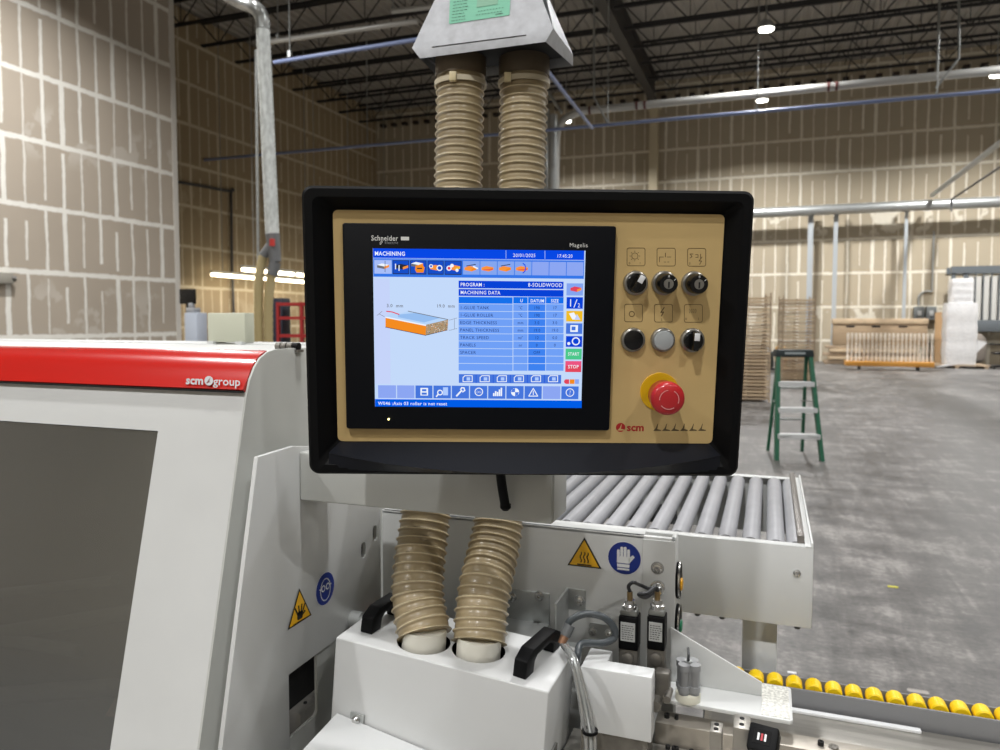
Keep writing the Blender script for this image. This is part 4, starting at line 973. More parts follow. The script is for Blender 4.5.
q = onY(797, 573, YC); M = frame(q, (1, 0, 0), (0, 0, 1)); link(G().lathe([(0, 0), (.0065, 0), (.0062, .003), (.004, .005), (0, .0055)], M, 18), 'rivet', CHROME, t)
for px in (697, 722, 798): q = onY(px, 600, YC); link(G().cyl((q.x, YC+.01, ZCV-hF-.006), (q.x, YC+.01, ZCV-hF), .005, seg=8), 'screw', DGREY, t)
p0, p1 = onY(742, 640, YC+.05), onY(777, 640, YC+.05)
link(G().box((p0.x, YC+.05, .012), (p1.x, YC+.12, ZCV-hF+.03), bev=.003), 'support_leg', WHITE, t)
link(G().box((p0.x-.03, YC+.02, 0), (p1.x+.03, YC+.15, .012), bev=.002), 'foot_plate', WHITE, t)
link(G().box((-.8, YC+.05, .012), (-.735, YC+.12, ZCV-hF+.03), bev=.003), 'support_leg', WHITE, t)
link(G().box((XL_, YC2-.08, ZCV-hF+.02), (XC-.3, YC2-.04, ZCV-hF+.06)).box((XL_, YC+.25, ZCV-hF+.0), (XC-.1, YC+.29, ZCV-hF+.03)), 'cross_rail', DGREY, t)

# ---- shelf with gusset on the right
ZP = .955; 
f0, f1 = onZ(672, 702, ZP), onZ(793, 720, ZP); YF = (f0.y+f1.y)/2; xR2 = onY(793, 720, YF).x; YBk = onZ(789, 687, ZP).y
t = thing('shelf_plate', 'white shelf plate with triangular gusset right of the solenoid valves', 'machine panel', (0, YF+.05, ZP-.01))
link(G().prism(rrect(xrU-.01, YF, xR2, YBk, .006), ZP-.006, ZP, 2, bev=.001), 'plate', WHITE, t)
q0, q1, q2 = onY(678, 631, YBk-.045), onY(762, 683, YBk-.045), onY(762, 690, YBk-.045)
link(G().prism([(xrU-.005, ZP), (q1.x, ZP), (q1.x, max(ZP+.004, q1.z)), (xrU-.005, q0.z+(.004))], YBk-.045, YBk-.041, 1, bev=.0008), 'gusset', WHITE, t)
wa = q1.x
link(G().box((wa, YF+.004, ZP), (xR2-.004, YBk-.004, ZP+.0006)), 'anti_slip_pad', P('speckled', (205, 205, 198), .25, scale=260, var=.4), t)
# ---- cylinder on the shelf
c = onZ(687, 703, ZP); c = V((c.x, c.y+.012, ZP)); t = thing('pneumatic_cylinder', 'small grey ribbed pneumatic cylinder on a round white base', 'cylinder', c)
link(G().lathe([(0, 0), (.0185, 0), (.0185, .010), (.0175, .012), (0, .012)], Matrix.Translation(c), 30), 'base', P('base_ivory', (214, 212, 196), .4), t)
g = G(); pc = [c+V((0.0108*math.cos(math.radians(45+90*k)+.3), 0.0108*math.sin(math.radians(45+90*k)+.3), 0)) for k in range(4)]
for p in pc: g.cyl(p+V((0, 0, .012)), p+V((0, 0, .052)), .0074, seg=14)
g.box(c+V((-.0105, -.0105, .012)), c+V((.0105, .0105, .051))); link(g, 'barrel', P('barrel_grey', (150, 152, 154), .4, .4), t)
for p in pc:
    link(G().cyl(p+V((0, 0, .048)), p+V((0, 0, .057)), .0088, seg=14), 'cap_ring', P('ring_grey', (146, 148, 150), .4), t); link(G().cyl(p+V((0, 0, .016)), p+V((0, 0, .025)), .0088, seg=14), 'foot_ring', P('ring_grey', (146, 148, 150), .4), t)
link(G().cyl(c+V((0, 0, .05)), c+V((0, 0, .059)), .006, seg=14), 'centre_port', GALV, t)
g = G().sweep(smoothpath([c+V((0, 0, .058)), c+V((0, 0, .07)), onY(687, 645, YU+.02), onY(680, 637, YU+.03), onY(674, 634, YU+.04)], 8), .002, 8)
link(g, 'air_tube', DGREY, t)

# ---- yellow roller rail
YRl = 1.365; ZRl = .915
ra = onY(795, 696, YRl-.03)
t = thing('roller_rail', 'grey rail carrying a row of small yellow rollers at bottom right', 'roller rail', (.3, YRl, .80))
gr1 = onY(900, 705, YRl); 
X0r, X1r = -.1, 1.0
xs_ = [756, 774, 793, 813, 833, 853.7, 874.3, 894.9, 916.3, 938.3, 960.4, 982.9]
ysr = [676, 679, 682, 686.5, 690.5, 693.6, 696.8, 700, 703.3, 706.5, 709.4, 712]
pts_ = [onY(x, y, YRl) for x, y in zip(xs_, ysr)]; zr2 = sum(p.z for p in pts_)/len(pts_); st = (pts_[-1].x-pts_[0].x)/11
link(G().box((X0r, YRl-.026, .80), (X1r, YRl-.022, zr2+.003), bev=.0006).box((X0r, YRl+.02, .80), (X1r, YRl+.023, zr2+.002)).box((X0r, YRl-.022, .80), (X1r, YRl+.02, .84)), 'rail_channel', P('rail_grey', (128, 129, 131), .5, .0), t)
for k in range(-3, 16):
    x = pts_[0].x+st*k
    M = Matrix.Translation((x, YRl-.016, zr2-.004)) @ Matrix.Rotation(math.radians(-90), 4, 'X')
    ro = link(G().lathe([(.004, .001), (.0115, .001), (.0135, .003), (.0135, .029), (.012, .031), (.004, .031)], M, 24), 'yellow_roller', P('roller_yellow', (244, 206, 20), .35), t)
    link(G().lathe([(0, -.003), (.0035, -.003), (.0035, .034), (0, .034)], M, 12), 'axle', P('axle_brown', (128, 92, 42), .5), ro)
# ---- steel table
ZTb = zr2-.03; tb0 = onZ(793, 704, ZTb); 
t = thing('machine_table', 'brushed steel machine table along the bottom right edge', 'machine table', (.3, 1.15, .78))
link(G().box((.06, .86, .80), (1.0, YRl-.03, ZTb-.012), bev=.001), 'bed', STEELD, t)
link(G().box((xrU+.04, YB1+.012 if 'YB1' in globals() else 1.05, ZTb-.012), (1.0, YRl-.034, ZTb), bev=.001), 'top_plate', STEEL, t)
wq0, wq1 = onZ(795, 706, ZTb), onZ(921, 727, ZTb)
link(G().box((xR2-.03, YRl-.046, ZTb), (onY(921, 727, YRl-.04).x, YRl-.035, ZTb+.005), bev=.0008), 'white_strip', SW, t)
# lower steel rail with screws
ZB = .93; r0 = onZ(655, 712, ZB); r1 = onZ(860, 752, ZB)
YB0 = onZ(700, 730, ZB).y; YB1 = onZ(700, 717, ZB).y
t = thing('clamp_rail', 'worn steel rail with black screws below the white shelf', 'machine rail', (0, YB0, .80))
link(G().box((onY(655, 720, YB0).x, YB0, .86), (.75, YB1, ZB), bev=.001), 'rail', P('rail_worn', (170, 164, 154), .4, .6, scale=14, var=.2), t)
for px, py, r in ((668, 713, .004), (677, 717, .003), (820, 739, .004), (833, 743, .0065)):
    q = onZ(px, py, ZB); q.y = (YB0+YB1)/2; link(G().lathe([(0, 0), (r, 0), (r, .002 if r > .005 else .006), (r*.6, .002 if r > .005 else .006), (r*.5, .001), (0, .001)], Matrix.Translation((q.x, q.y, ZB)), 16), 'screw', DARK if r < .005 else STEELD, t)
# foreground bed with bolts
ZG = .90; t = thing('bolt_plate', 'steel plate with small black bolts at the bottom edge under the cover', 'machine plate', (-.2, .93, .80))
link(G().box((-.27, .80, .80), (.05, YB0-.004, ZG), bev=.001), 'plate', STEEL, t)
for px, py in ((676, 741), (693, 745), (668, 748), (679, 739)):
    q = onZ(px, py, ZG); link(G().cyl((q.x, min(q.y, YB0-.012), ZG), (q.x, min(q.y, YB0-.012), ZG+.005), .0035, seg=12), 'bolt', DARK, t)
# clamp blocks + digital counter
def blk(name, label, cat, px0, px1, pyb, pyt, Y, dep, mat, holes=True):
    a, b = onY(px0, pyt, Y), onY(px1, pyt, Y)
    t = thing(name, label, cat, ((a.x+b.x)/2, Y, .88)); link(G().box((a.x, Y, .86), (b.x, Y+dep, a.z), bev=.0015), 'block', mat, t)
    if holes:
        for k in (.28, .72): link(G().cyl(((a.x+b.x)/2, Y+dep*k, a.z-.001), ((a.x+b.x)/2, Y+dep*k, a.z+.0008), .003, seg=14), 'socket_screw', DARK, t)
    return t, a, b
YK = .93
ta, a, b = blk('clamp_block', 'left small steel clamp block at the bottom edge', 'clamp block', 709.5, 722, 750, 731, YK, .026, STEEL)
tb2, a2, b2 = blk('clamp_block', 'right larger steel clamp block beside the black counter', 'clamp block', 733, 750, 750, 727, YK, .034, STEEL)
link(G().cyl((b.x, YK+.013, .935), (a2.x, YK+.013, .935), .008, seg=16), 'spindle_shaft', STEELD, None, 'short steel shaft between the two clamp blocks', 'shaft')
q = onY(763, 739, YK-.012); tc_ = thing('position_counter', 'black digital position counter at the bottom edge', 'counter', (q.x, YK, .88))
M = Matrix.Translation(q) @ Matrix.Rotation(math.radians(-10), 4, 'Z') @ Matrix.Rotation(math.radians(42), 4, 'X')
link(G().box((-.017, -.016, -.02), (.017, .016, .004), bev=.003, M=M), 'body', BLK, tc_)
link(G().box((-.011, -.008, .004), (.009, .009, .0045), M=M), 'number_window', BLKG, tc_)
g = G()
for k in range(3): g.poly([(-.006+k*.004, -.004), (-.0036+k*.004, -.004), (-.0036+k*.004, .0045), (-.006+k*.004, .0045)], 1 if k == 1 else 0, M @ T(0, 0, .0047))
link(g, 'digit_wheel', [SW, P('digit_red', (190, 60, 70), .5)], tc_, smooth=0)

# ---- small white cover (L-shaped top)
YQ = 1.0
k0, k1 = onY(580.5, 668, YQ), onY(652, 676, YQ); zq = (k0.z+k1.z)/2; zqb = onY(649, 743, YQ).z
tn = V((0, 0, 1)); cL = onZ(609, 662, zq); cR = onZ(652, 667.5, zq); cb1 = onZ(589, 647, zq); cb2 = onZ(614, 648, zq)
g = G().prism([(k0.x, YQ), (k1.x, YQ), (k1.x, cR.y), (cb2.x, cR.y), (cb2.x, cb1.y), (k0.x, cb1.y)], zqb, zq, 2, bev=.002)
link(g, 'small_cover', WGLOSS, None, 'small white L-shaped sheet cover below the solenoid valves', 'machine cover')
link(G().box((k0.x+.0, YQ+.006, .86), (k1.x-.005, YQ+.05, zqb)), 'cover_bracket', STEELD, None, 'dark steel bracket beneath the small white cover', 'bracket')

# ---- solenoid valves
def solenoid(px0, px1, pyt, pyb, Y, lb):
    a, b = onY(px0, pyt, Y), onY(px1, pyb, Y); cx = (a.x+b.x)/2
    t = thing('solenoid_valve', lb, 'solenoid valve', (cx, Y+.014, b.z-.02), 'black solenoid valves')
    bd = link(G().box((a.x, Y, b.z), (b.x, Y+.028, a.z), bev=.002), 'coil', BLK, t)
    w = b.x-a.x
    g = G().box((a.x+w*.12, Y-.0008, b.z+(a.z-b.z)*.28), (b.x-w*.14, Y, b.z+(a.z-b.z)*.84)); 
    for r in range(7):
        x = a.x+w*.18
        while x < b.x-w*.28: ww = random.uniform(.0015, .004); g.box((x, Y-.001, b.z+(a.z-b.z)*(.34+.065*r)), (x+ww, Y-.0008, b.z+(a.z-b.z)*(.34+.065*r)+.0011), mi=1); x += ww+.0012
    link(g, 'rating_label', [P('rating_grey', (176, 178, 176), .4), SK], bd)
    zt_ = a.z; link(G().box((a.x+.001, Y+.002, zt_), (b.x-.001, Y+.024, zt_+.009), bev=.003), 'connector_base', P('conn_grey', (120, 122, 118), .4, .3), t)
    link(G().lathe([(0, 0), (.0105, 0), (.0105, .008), (.008, .010), (.0075, .016), (0, .016)], Matrix.Translation((cx, Y+.013, zt_+.006)), 20), 'connector_nut', CHROME, t)
    link(G().cyl((cx, Y+.013, zt_+.020), (cx, Y+.013, zt_+.034), .0042, seg=12), 'ferrule', P('brass', (150, 128, 90), .35, .7), t)
    link(G().box((a.x, Y+.002, b.z-.04), (b.x, Y+.026, b.z), bev=.002).lathe([(0, 0), (.009, 0), (.009, .006), (.005, .008), (0, .008)], frame((cx, Y+.002, b.z-.012), (1, 0, 0), (0, 0, 1)), 18).lathe([(0, 0), (.006, 0), (.006, .01), (0, .01)], frame((cx, Y+.002, b.z-.032), (1, 0, 0), (0, 0, 1)), 14), 'valve_body', STEELD, t)
    return V((cx, Y+.013, zt_+.034)), t
YV = 1.075
s1_, tv1 = solenoid(618.5, 637.5, 616, 652, YV, 'left black solenoid valve with grey label on the upright')
s2_, tv2 = solenoid(647, 664.5, 616, 652, YV, 'right black solenoid valve with grey label on the upright')
gl = onY(656, 587, YU-.028)
CAB = P('cable_black', (38, 40, 44), .45)
link(G().sweep(smoothpath([s1_, s1_+V((-.002, 0, .008)), s1_+V((.004, .002, .014)), onY(640, 585, YU-.04), onY(650, 589, YU-.03), gl+V((.0, -.002, 0))], 10), .0028, 10), 'valve_cable', CAB, None, 'black cable from left solenoid valve to the chrome gland', 'cable', 'solenoid valve cables')
link(G().sweep(smoothpath([s2_, s2_+V((-.003, -.003, .006)), onY(648, 593, YV), onY(639, 594.5, YV), onY(646, 597, YU-.05), gl+V((0, -.002, -.004))], 10), .0032, 10), 'valve_cable', CAB, None, 'black cable looping from right solenoid valve to the chrome gland', 'cable', 'solenoid valve cables')
# lever/link beneath right valve
link(G().box(onY(655, 672, 1.04), onY(669, 705, 1.04)+V((0, .02, 0)), bev=.003).cyl(onY(655, 707, 1.02), onY(655, 707, 1.02)+V((0, .03, 0)), .008).cyl(onY(667, 700, 1.02), onY(667, 700, 1.02)+V((0, .03, 0)), .005), 'valve_linkage', STEELD, None, 'dark steel linkage under the right solenoid valve', 'linkage')
# dark cable loop and the braided bundle
GC = P('cable_grey', (62, 68, 72), .35, coat=.3)
f_ = at(566, 635, 1.06)
link(G().sweep(smoothpath([at(566, 632, 1.06), at(570, 621, 1.06), at(585, 614, 1.06), at(603, 617, 1.06), at(614, 628, 1.06), at(614, 638, 1.06), at(603, 643, 1.05), at(588, 643, 1.045), at(580, 645, 1.04), at(578, 654, 1.03), at(577, 662, 1.03)], 8), .0052, 12), 'cable_loop', GC, None, 'grey rubber cable loop left of the solenoid valves', 'cable')
link(G().sweep([at(570, 625, 1.055), at(565, 636, 1.05)], .008, 12).sweep([at(565, 636, 1.05), at(561, 644, 1.045)], [.0065, .0055], 12, mi=1), 'hose_fitting', [P('fit_grey', (105, 108, 110), .4, .3), P('fit_brown', (150, 112, 86), .4, .4)], None, 'brown and grey hose fitting clipped on the galvanised bracket', 'fitting')
CLR = P('clear_tube', (168, 170, 170), .15, .6, coat=.5)
for k, (o, lb) in enumerate(((0, 'left'), (6, 'middle'), (11, 'right'))):
    link(G().sweep(smoothpath([at(562+o*.5, 645, 1.04), at(571+o*.5, 660, 1.0), at(578+o*.6, 690, .985), at(582+o*.8, 715, .975), at(586+o*.8, 740, .96), at(586+o*.8, 765, .95)], 8), (.0026 if k else .003), 10), 'air_tube', CLR if k != 1 else GALV, None, lb+' shiny tube of the bundle hanging beside the suction box', 'tube', 'shiny tubes beside the suction box')
q = at(590, 731, .962); link(G().lathe([(.0085, -.002), (.0105, -.002), (.0105, .002), (.0085, .002)], Matrix.Translation(q), 20, closed=True), 'tie_strap', BLK, None, 'black tie strap around the shiny tube bundle', 'cable tie')
# dark gap behind tubes / lower body of machine
link(G().box((XP, .965, .02), (1.0, 1.30, .80), bev=.002), 'steel_plinth', P('base_dark', (74, 72, 70), .6), None, 'dark machine base under the steel tables', 'plinth')

# ================================================================== CONTROL PANEL
hv = V((.9335, .3585, -.0095)).normalized(); vv = V((-.041, .0845, -.9955)); vv = (vv-hv*vv.dot(hv)).normalized(); upP = -vv; nP = hv.cross(upP)
SWID = .246; TLs = at(372.6, 248.3, 3.476*SWID)
r_ = ray(372.6, 248.3); TLs = EYE+r_*(3.476*SWID)
MP = frame(TLs, hv, upP)
MPi = MP.inverted()
def pl(x, y, z=0.): 
    q = MPi @ onp(x, y, TLs+nP*z, nP); return (q.x, q.y)
t = thing('control_panel', 'black framed control panel with touchscreen and knobs on the white arm', 'control panel', M=MP); ROOT[t.name] = None
ZG0, ZR = -.012, .006               # gold plate face / rim face, relative to screen plane (0)
gx0, gy1 = pl(332.4, 209.8, ZG0); gx1, _ = pl(724.3, 214.6, ZG0); _, gy0 = pl(525, 442, ZG0)
gx0b, _ = pl(338.6, 441, ZG0); gx0 = (gx0+gx0b)/2; gx1b, _ = pl(711.9, 443, ZG0); gx1 = (gx1+gx1b)/2; gy1 = (gy1+pl(724.3, 214.6, ZG0)[1])/2
ox0, oy1 = pl(302.2, 185.4, ZR); ox1 = pl(753.3, 192, ZR)[0]; ox0 = (ox0+pl(310.7, 474, ZR)[0])/2; ox1 = (ox1+pl(736.8, 476, ZR)[0])/2; oy1 = (oy1+pl(753.3, 192, ZR)[1])/2; oy0 = pl(525, 475.6, ZR)[1]
ox0 -= .0018; ox1 += .0022; oy1 += .0006
# housing: rounded ring, sloping inward to the plate
g = G(); bm = g.bm
def ring(pts, z): return [bm.verts.new((p[0], p[1], z if not callable(z) else z(p))) for p in pts]
n = 6
R0 = ring(rrect(ox0+.004, oy0+.004, ox1-.004, oy1-.004, .010, n), -.062); R1 = ring(rrect(ox0, oy0, ox1, oy1, .012, n), -.05)
R2 = ring(rrect(ox0, oy0, ox1, oy1, .012, n), ZR-.003); R3 = ring(rrect(ox0+.003, oy0+.003, ox1-.003, oy1-.003, .010, n), ZR)
R4 = ring(rrect(ox0+.012, oy0+.012, ox1-.012, oy1-.012, .008, n), ZR); R5 = ring(rrect(gx0-.001, gy0-.001, gx1+.001, gy1+.001, .004, n), ZG0)
for a, b in ((R0, R1), (R1, R2), (R2, R3), (R3, R4), (R4, R5)):
    m = len(a)
    for i in range(m): bm.faces.new((a[i], a[(i+1) % m], b[(i+1) % m], b[i]))
bm.faces.new(R0); bm.faces.new(R5)
bmesh.ops.recalc_face_normals(bm, faces=bm.faces)
hs = link(g, 'housing', BLK, t)
# curved palm lip along the bottom
g = G(); bm = g.bm; N_ = 40; rows = []
e0 = pl(328.3, 453.3, ZR+.003); e1 = pl(721, 456, ZR+.003); cm = pl(525, 473.3, ZR+.012)
for i in range(N_+1):
    s = i/N_; xg = gx0+.003+(gx1-gx0-.006)*s; xe_ = e0[0]+(e1[0]-e0[0])*s; k = 1-(2*s-1)**2
    ye = (e0[1]+(e1[1]-e0[1])*s)*(1-k)+cm[1]*k; zc = ZR+.001+.014*k**.7
    rows.append([bm.verts.new(c) for c in ((xg, gy0-.0005, ZG0+.001), (xe_, ye, zc), (xe_, min(ye-.0006, ye), zc-.001), (xe_, oy0+.0025, ZR-.001), (xe_, oy0+.004, ZG0-.002), (xg, gy0-.002, ZG0-.004))])
for a, b in zip(rows, rows[1:]):
    for i in range(6): bm.faces.new((a[i], a[(i+1) % 6], b[(i+1) % 6], b[i]))
bm.faces.new(rows[0]); bm.faces.new(rows[-1][::-1]); bmesh.ops.recalc_face_normals(bm, faces=bm.faces)
link(g, 'palm_rest', P('palm_black', (18, 21, 29), .45, spec=.3), t, smooth=25)
gp = link(G().prism(rrect(gx0, gy0, gx1, gy1, .006), ZG0, ZG0+.0015, 2), 'face_plate', GOLD, t)
ZF = ZG0+.0015
# HMI unit
mx0, my1 = pl(341.6, 222.8, 0.); mx1 = (pl(616, 229, 0.)[0]+pl(610, 431, 0.)[0])/2; my0 = pl(478, 430, 0.)[1]; mx0 = (mx0+pl(346.4, 429.3, 0)[0])/2
hm = link(G().prism(rrect(mx0, my0, mx1, my1, .003), ZF, -.0012, 2, bev=.0012), 'touchscreen_bezel', HMI, t)
# silver print on the bezel
TXT = P('bezel_print', (232, 234, 232), .4); TXD = P('bezel_print_dim', (150, 154, 158), .4)
ppx = SWID/213.
g = G(); ZS_ = -.0009
def tx(body, x, y, h, mi=0, al='LEFT', off=.015, z=ZS_, gg=None, sx=1.):
    p = pl(x, y, 0.); (gg or g).text(body, h*1.1*ppx/.70, T(p[0], p[1], z), mi, al, off*.6, sx*.86, 1.1)
tx('Schneider', 371, 240.4, 4.6, off=.02, sx=.98)
a, b = pl(400.8, 240.3), pl(409, 236.8); g.poly([(a[0], a[1]), (b[0], a[1]), (b[0], b[1]), (a[0], b[1])], 0, T(0, 0, ZS_))
tx('Electric', 384.5, 243.9, 2.6, 1, off=.0, sx=1.15)
for qd in band([pl(*p) for p in ((380, 244.5), (381.5, 243.2), (382.4, 241.6), (381.4, 241), (380, 242.5), (379.8, 244), (380.6, 244.6))], .0005): g.poly(qd, 0, T(0, 0, ZS_))
tx('Magelis', 569.4, 247., 3.7, 0, off=.0, sx=1.15)
link(g, 'bezel_print', [TXT, TXD], hm, smooth=0)
p = pl(388.6, 419.3); link(G().lathe([(0, -.001), (.0011, -.001), (.0011, .0), (0, .0005)], T(p[0], p[1], 0), 12), 'status_led', E_('led', (255, 240, 150), 6), hm)
# ---- display graphics (one lit screen)
SB = 1.0
cols = dict(bg=(196, 218, 250), hdr=(8, 72, 228), strip=(52, 118, 232), cell=(132, 166, 240), cellL=(168, 190, 248), cellD=(22, 78, 200), white=(240, 246, 255), tab=(8, 66, 214), th=(20, 112, 236),
            row=(112, 160, 246), rowd=(62, 130, 240), line=(176, 204, 255), ink=(24, 44, 110), status=(0, 92, 230), org=(250, 150, 60), orgf=(244, 140, 34), red=(226, 70, 92), yel=(240, 190, 40), grn=(76, 200, 140), pink=(236, 84, 130),
            tool=(70, 118, 220), lav=(140, 166, 242), grey=(110, 112, 120), face=(150, 190, 240), spk=(172, 148, 116), drk=(40, 44, 60), bgl=(198, 212, 250), topl=(184, 214, 250))
names = list(cols); DM = [E_('screen_'+k, cols[k], SB) for k in names]; ix = {k: i for i, k in enumerate(names)}
# (speckled chipboard)
g = G(); LV = [0]
def R(x0, y0, x1, y1, c, lv=1):
    xm, ym = (x0+x1)/2, (y0+y1)/2; a, b, c0, d0 = pl(x0, ym)[0], pl(x1, ym)[0], pl(xm, y1)[1], pl(xm, y0)[1]
    g.poly([(a, c0), (b, c0), (b, d0), (a, d0)], ix[c], T(0, 0, -.0011+lv*.00012))
def PG(pts, c, lv=2): g.poly([pl(*p) for p in pts], ix[c], T(0, 0, -.0011+lv*.00012))
def LN(pts, w, c, lv=3):
    for qd in band([pl(*p) for p in pts], w*ppx): g.poly(qd, ix[c], T(0, 0, -.0011+lv*.00012))
def TX(body, x, y, h, c='white', al='LEFT', off=.02, sx=1.): tx(body, x, y, h, ix[c], al, off, -.0011+6*.00012, g, sx)
x0, x1, yt, yb = 373.8, 583.5, 249.5, 407.4
R(x0, yt, x1, yb, 'bg', 0)
# soft violet tint at left third of the picture area
R(374.5, 279, 390, 384, 'bgl', 1)
R(x0-.9, yt, x1+.9, 258.9, 'hdr'); R(x0-.6, 259.2, x1+.7, 277.8, 'strip')
LN([(506, 250.5), (506, 258.3)], .5, 'line'); LN([(545, 250.8), (545, 258.6)], .5, 'line'); LN([(373, 259), (585, 260.6)], .5, 'cell')
TX('MACHINING', 374.6, 255.4, 3.7, sx=1.0, off=.03); TX('20/01/2025', 513, 256.9, 3.1, sx=1.08, off=.0); TX('17:45:20', 556.8, 257.6, 3.1, sx=1., off=.0)
def slopey(x): return (x-373)*.0105
def cell(x0, x1, c, y0=260.0, y1=273.6): s = slopey((x0+x1)/2); R(x0, y0+s, x1, y1+s, c, 2)
cell(374.2, 391.6, 'cellL'); 
for a, b in ((392.6, 409), (410, 426.4), (427.6, 443.6), (444.6, 461.5)):
    cell(a, b, 'drk', 260, 274); cell(a+.5, b-.5, 'cellD', 260.5, 273.4) if False else R(a+.6, 260.6+slopey(a), b-.6, 273.2+slopey(a), 'cellD', 3)
for k in range(7): a = 463+k*17.3; cell(a, a+16.6, 'cell' if k < 4 else 'lav')
# icon drawings: little boards, wheels
def board(cx, cy, w, c1='grey', c2='org', dx=0):
    PG([(cx-w*.5, cy-1), (cx-w*.1, cy-2.6), (cx+w*.5, cy-1.2), (cx+w*.1, cy+.5)], 'white' if c1 == 'grey' else c1, 4)
    PG([(cx-w*.5, cy-1), (cx+w*.1, cy+.5), (cx+w*.1, cy+3), (cx-w*.5, cy+1.6)], c1, 4); PG([(cx+w*.1, cy+.5), (cx+w*.5, cy-1.2), (cx+w*.5, cy+1.2), (cx+w*.1, cy+3)], c2, 4)
def disc(cx, cy, r, c, lv=5): g.poly(circ(*pl(cx, cy), r*ppx, 16), ix[c], T(0, 0, -.0011+lv*.00012))
board(383, 266, 12, 'grey', 'org'); LN([(385, 261), (385, 272)], .5, 'drk', 5)
board(401.5, 266.5, 13, 'drk', 'org'); LN([(395.5, 264), (395.5, 269)], 1, 'white', 5); LN([(399, 265.5), (399, 270.5)], 1, 'white', 5)
board(417, 264.5, 12, 'grey', 'org'); PG([(415.5, 265.5), (422.5, 264.8), (424.5, 267.5), (423.5, 272.6), (416.5, 272.6), (415, 269.5)], 'orgf', 5); PG([(417, 267.8), (422, 267.8), (422, 269), (417, 269)], 'drk', 6)
board(436, 267.5, 12, 'org', 'spk'); disc(431, 266.2, 2, 'white'); disc(431, 266.2, 1.1, 'cellD', 6); disc(439.5, 268, 3, 'white'); disc(439.5, 268, 1.9, 'cellD', 6)
board(454, 267.5, 12, 'org', 'yel'); disc(449, 268.2, 2.6, 'white'); disc(449, 268.2, 1.5, 'red', 6); disc(452, 265.6, 1.8, 'white'); disc(457, 270.3, 1.6, 'white')
for k, cx in enumerate((471.5, 488.5, 506, 523)):
    board(cx-1, 268.2+slopey(cx)*.3, 12, 'org', 'orgf'); LN([(cx-5, 266+(k % 2)*4), (cx+4, 264.4+(k % 2)*5)], .8, 'red' if k % 2 else 'drk', 5)
    if k == 0: LN([(cx+2, 266.5), (cx+6, 268.5)], 1.4, 'white', 5)
    if k == 3: LN([(523, 263.4), (525, 265), (525.6, 268), (525, 271), (523, 273)], 1, 'hdr', 6)
# work-piece drawing
PG([(385.4, 316.6), (392, 313.2), (398, 314.4), (408, 311.2), (448, 319.6), (426, 324.8)], 'topl', 2); PG([(398, 314.6), (416, 312.9), (440, 318), (424, 322.5), (398, 317.2)], 'face', 3)
PG([(385.4, 316.6), (426, 324.8), (426, 326), (385.4, 317.8)], 'white', 4); PG([(385.4, 317.9), (426, 326.1), (425.5, 335.2), (385.4, 327)], 'orgf', 3)
LN([(408, 311.2), (448, 319.6)], .7, 'grey', 4); LN([(385.4, 327.2), (425.5, 335.4), (447.6, 330)], .6, 'drk', 4)
PG([(426, 324.8), (448, 319.7), (447.6, 330), (425.5, 335.2)], 'spk', 3)
random.seed(3)
for k in range(110):
    s, tt = random.random(), random.random(); cx = 426+22*s; cy = 325+.4-5*s+tt*9.4; c = random.choice(('drk', 'grey', 'org', 'white')); PG([(cx, cy), (cx+.6, cy), (cx+.6, cy+.5), (cx, cy+.5)], c, 5)
LN([(386.5, 311.3), (392, 312), (399, 314.4)], 1.1, 'red', 5)
LN([(377, 315.5), (382, 311.5)], .4, 'grey', 4); LN([(379, 314), (384.5, 316.8)], .4, 'grey', 4); LN([(449, 320.3), (457, 318)], .35, 'grey', 4); LN([(449, 330.5), (457, 328.6)], .35, 'grey', 4); LN([(454.4, 319.4), (454.4, 329)], .35, 'grey', 4)
TX('3.0  mm', 386.5, 307.2, 3.0, 'grey', sx=1.15); TX('19.0  mm', 436.5, 307.5, 3.0, 'grey', sx=1.1)
# table
R(458.6, 281.2, 563.6, 288.6, 'tab', 2); R(458.6, 289.6, 563.6, 296.4, 'tab', 2)
TX('PROGRAM :', 460.4, 286.2, 3.2); TX('8-SOLIDWOOD', 562.3, 287.0, 3.4, al='RIGHT', off=.01); TX('MACHINING DATA', 460.4, 294.1, 3.2, off=.01)
cx_ = [(458.6, 512.6), (513.3, 527.6), (528.2, 545.4), (546, 563.6)]
for i, (a, b) in enumerate(cx_): R(a, 297.1, b, 303.6, 'th', 2)
TX('U', 521.5, 302.2, 2.9, al='CENTER'); TX('DATUM', 537.3, 302.4, 2.9, al='CENTER', sx=.95); TX('SIZE', 554.8, 302.4, 2.9, al='CENTER')
rowsT = [('1-GLUE TANK', '°C', '190', '17'), ('1-GLUE ROLLER', '°C', '190', '17'), ('EDGE THICKNESS', 'mm', '3.0', '3.0'), ('PANEL THICKNESS', 'mm', '19.0', '19.0'), ('TRACK SPEED', 'm/\'', '12', '0.0'), ('PANELS', 'nr', '0', '0'), ('SPACER', '', 'OFF', ''), ('', '', '', ''), ('', '', '', '')]
for r, rw in enumerate(rowsT):
    y = 304.2+r*7.47
    for i, (a, b) in enumerate(cx_): R(a, y, b, y+6.9, 'rowd' if i == 2 else 'row', 2)
    if rw[0]: TX(rw[0], 460.0, y+4.9, 2.9, 'ink', off=.0, sx=1.12)
    for i in (1, 2, 3):
        if rw[i]: TX(rw[i], sum(cx_[i])/2, y+5.1, 2.8, 'ink', 'CENTER', .0)
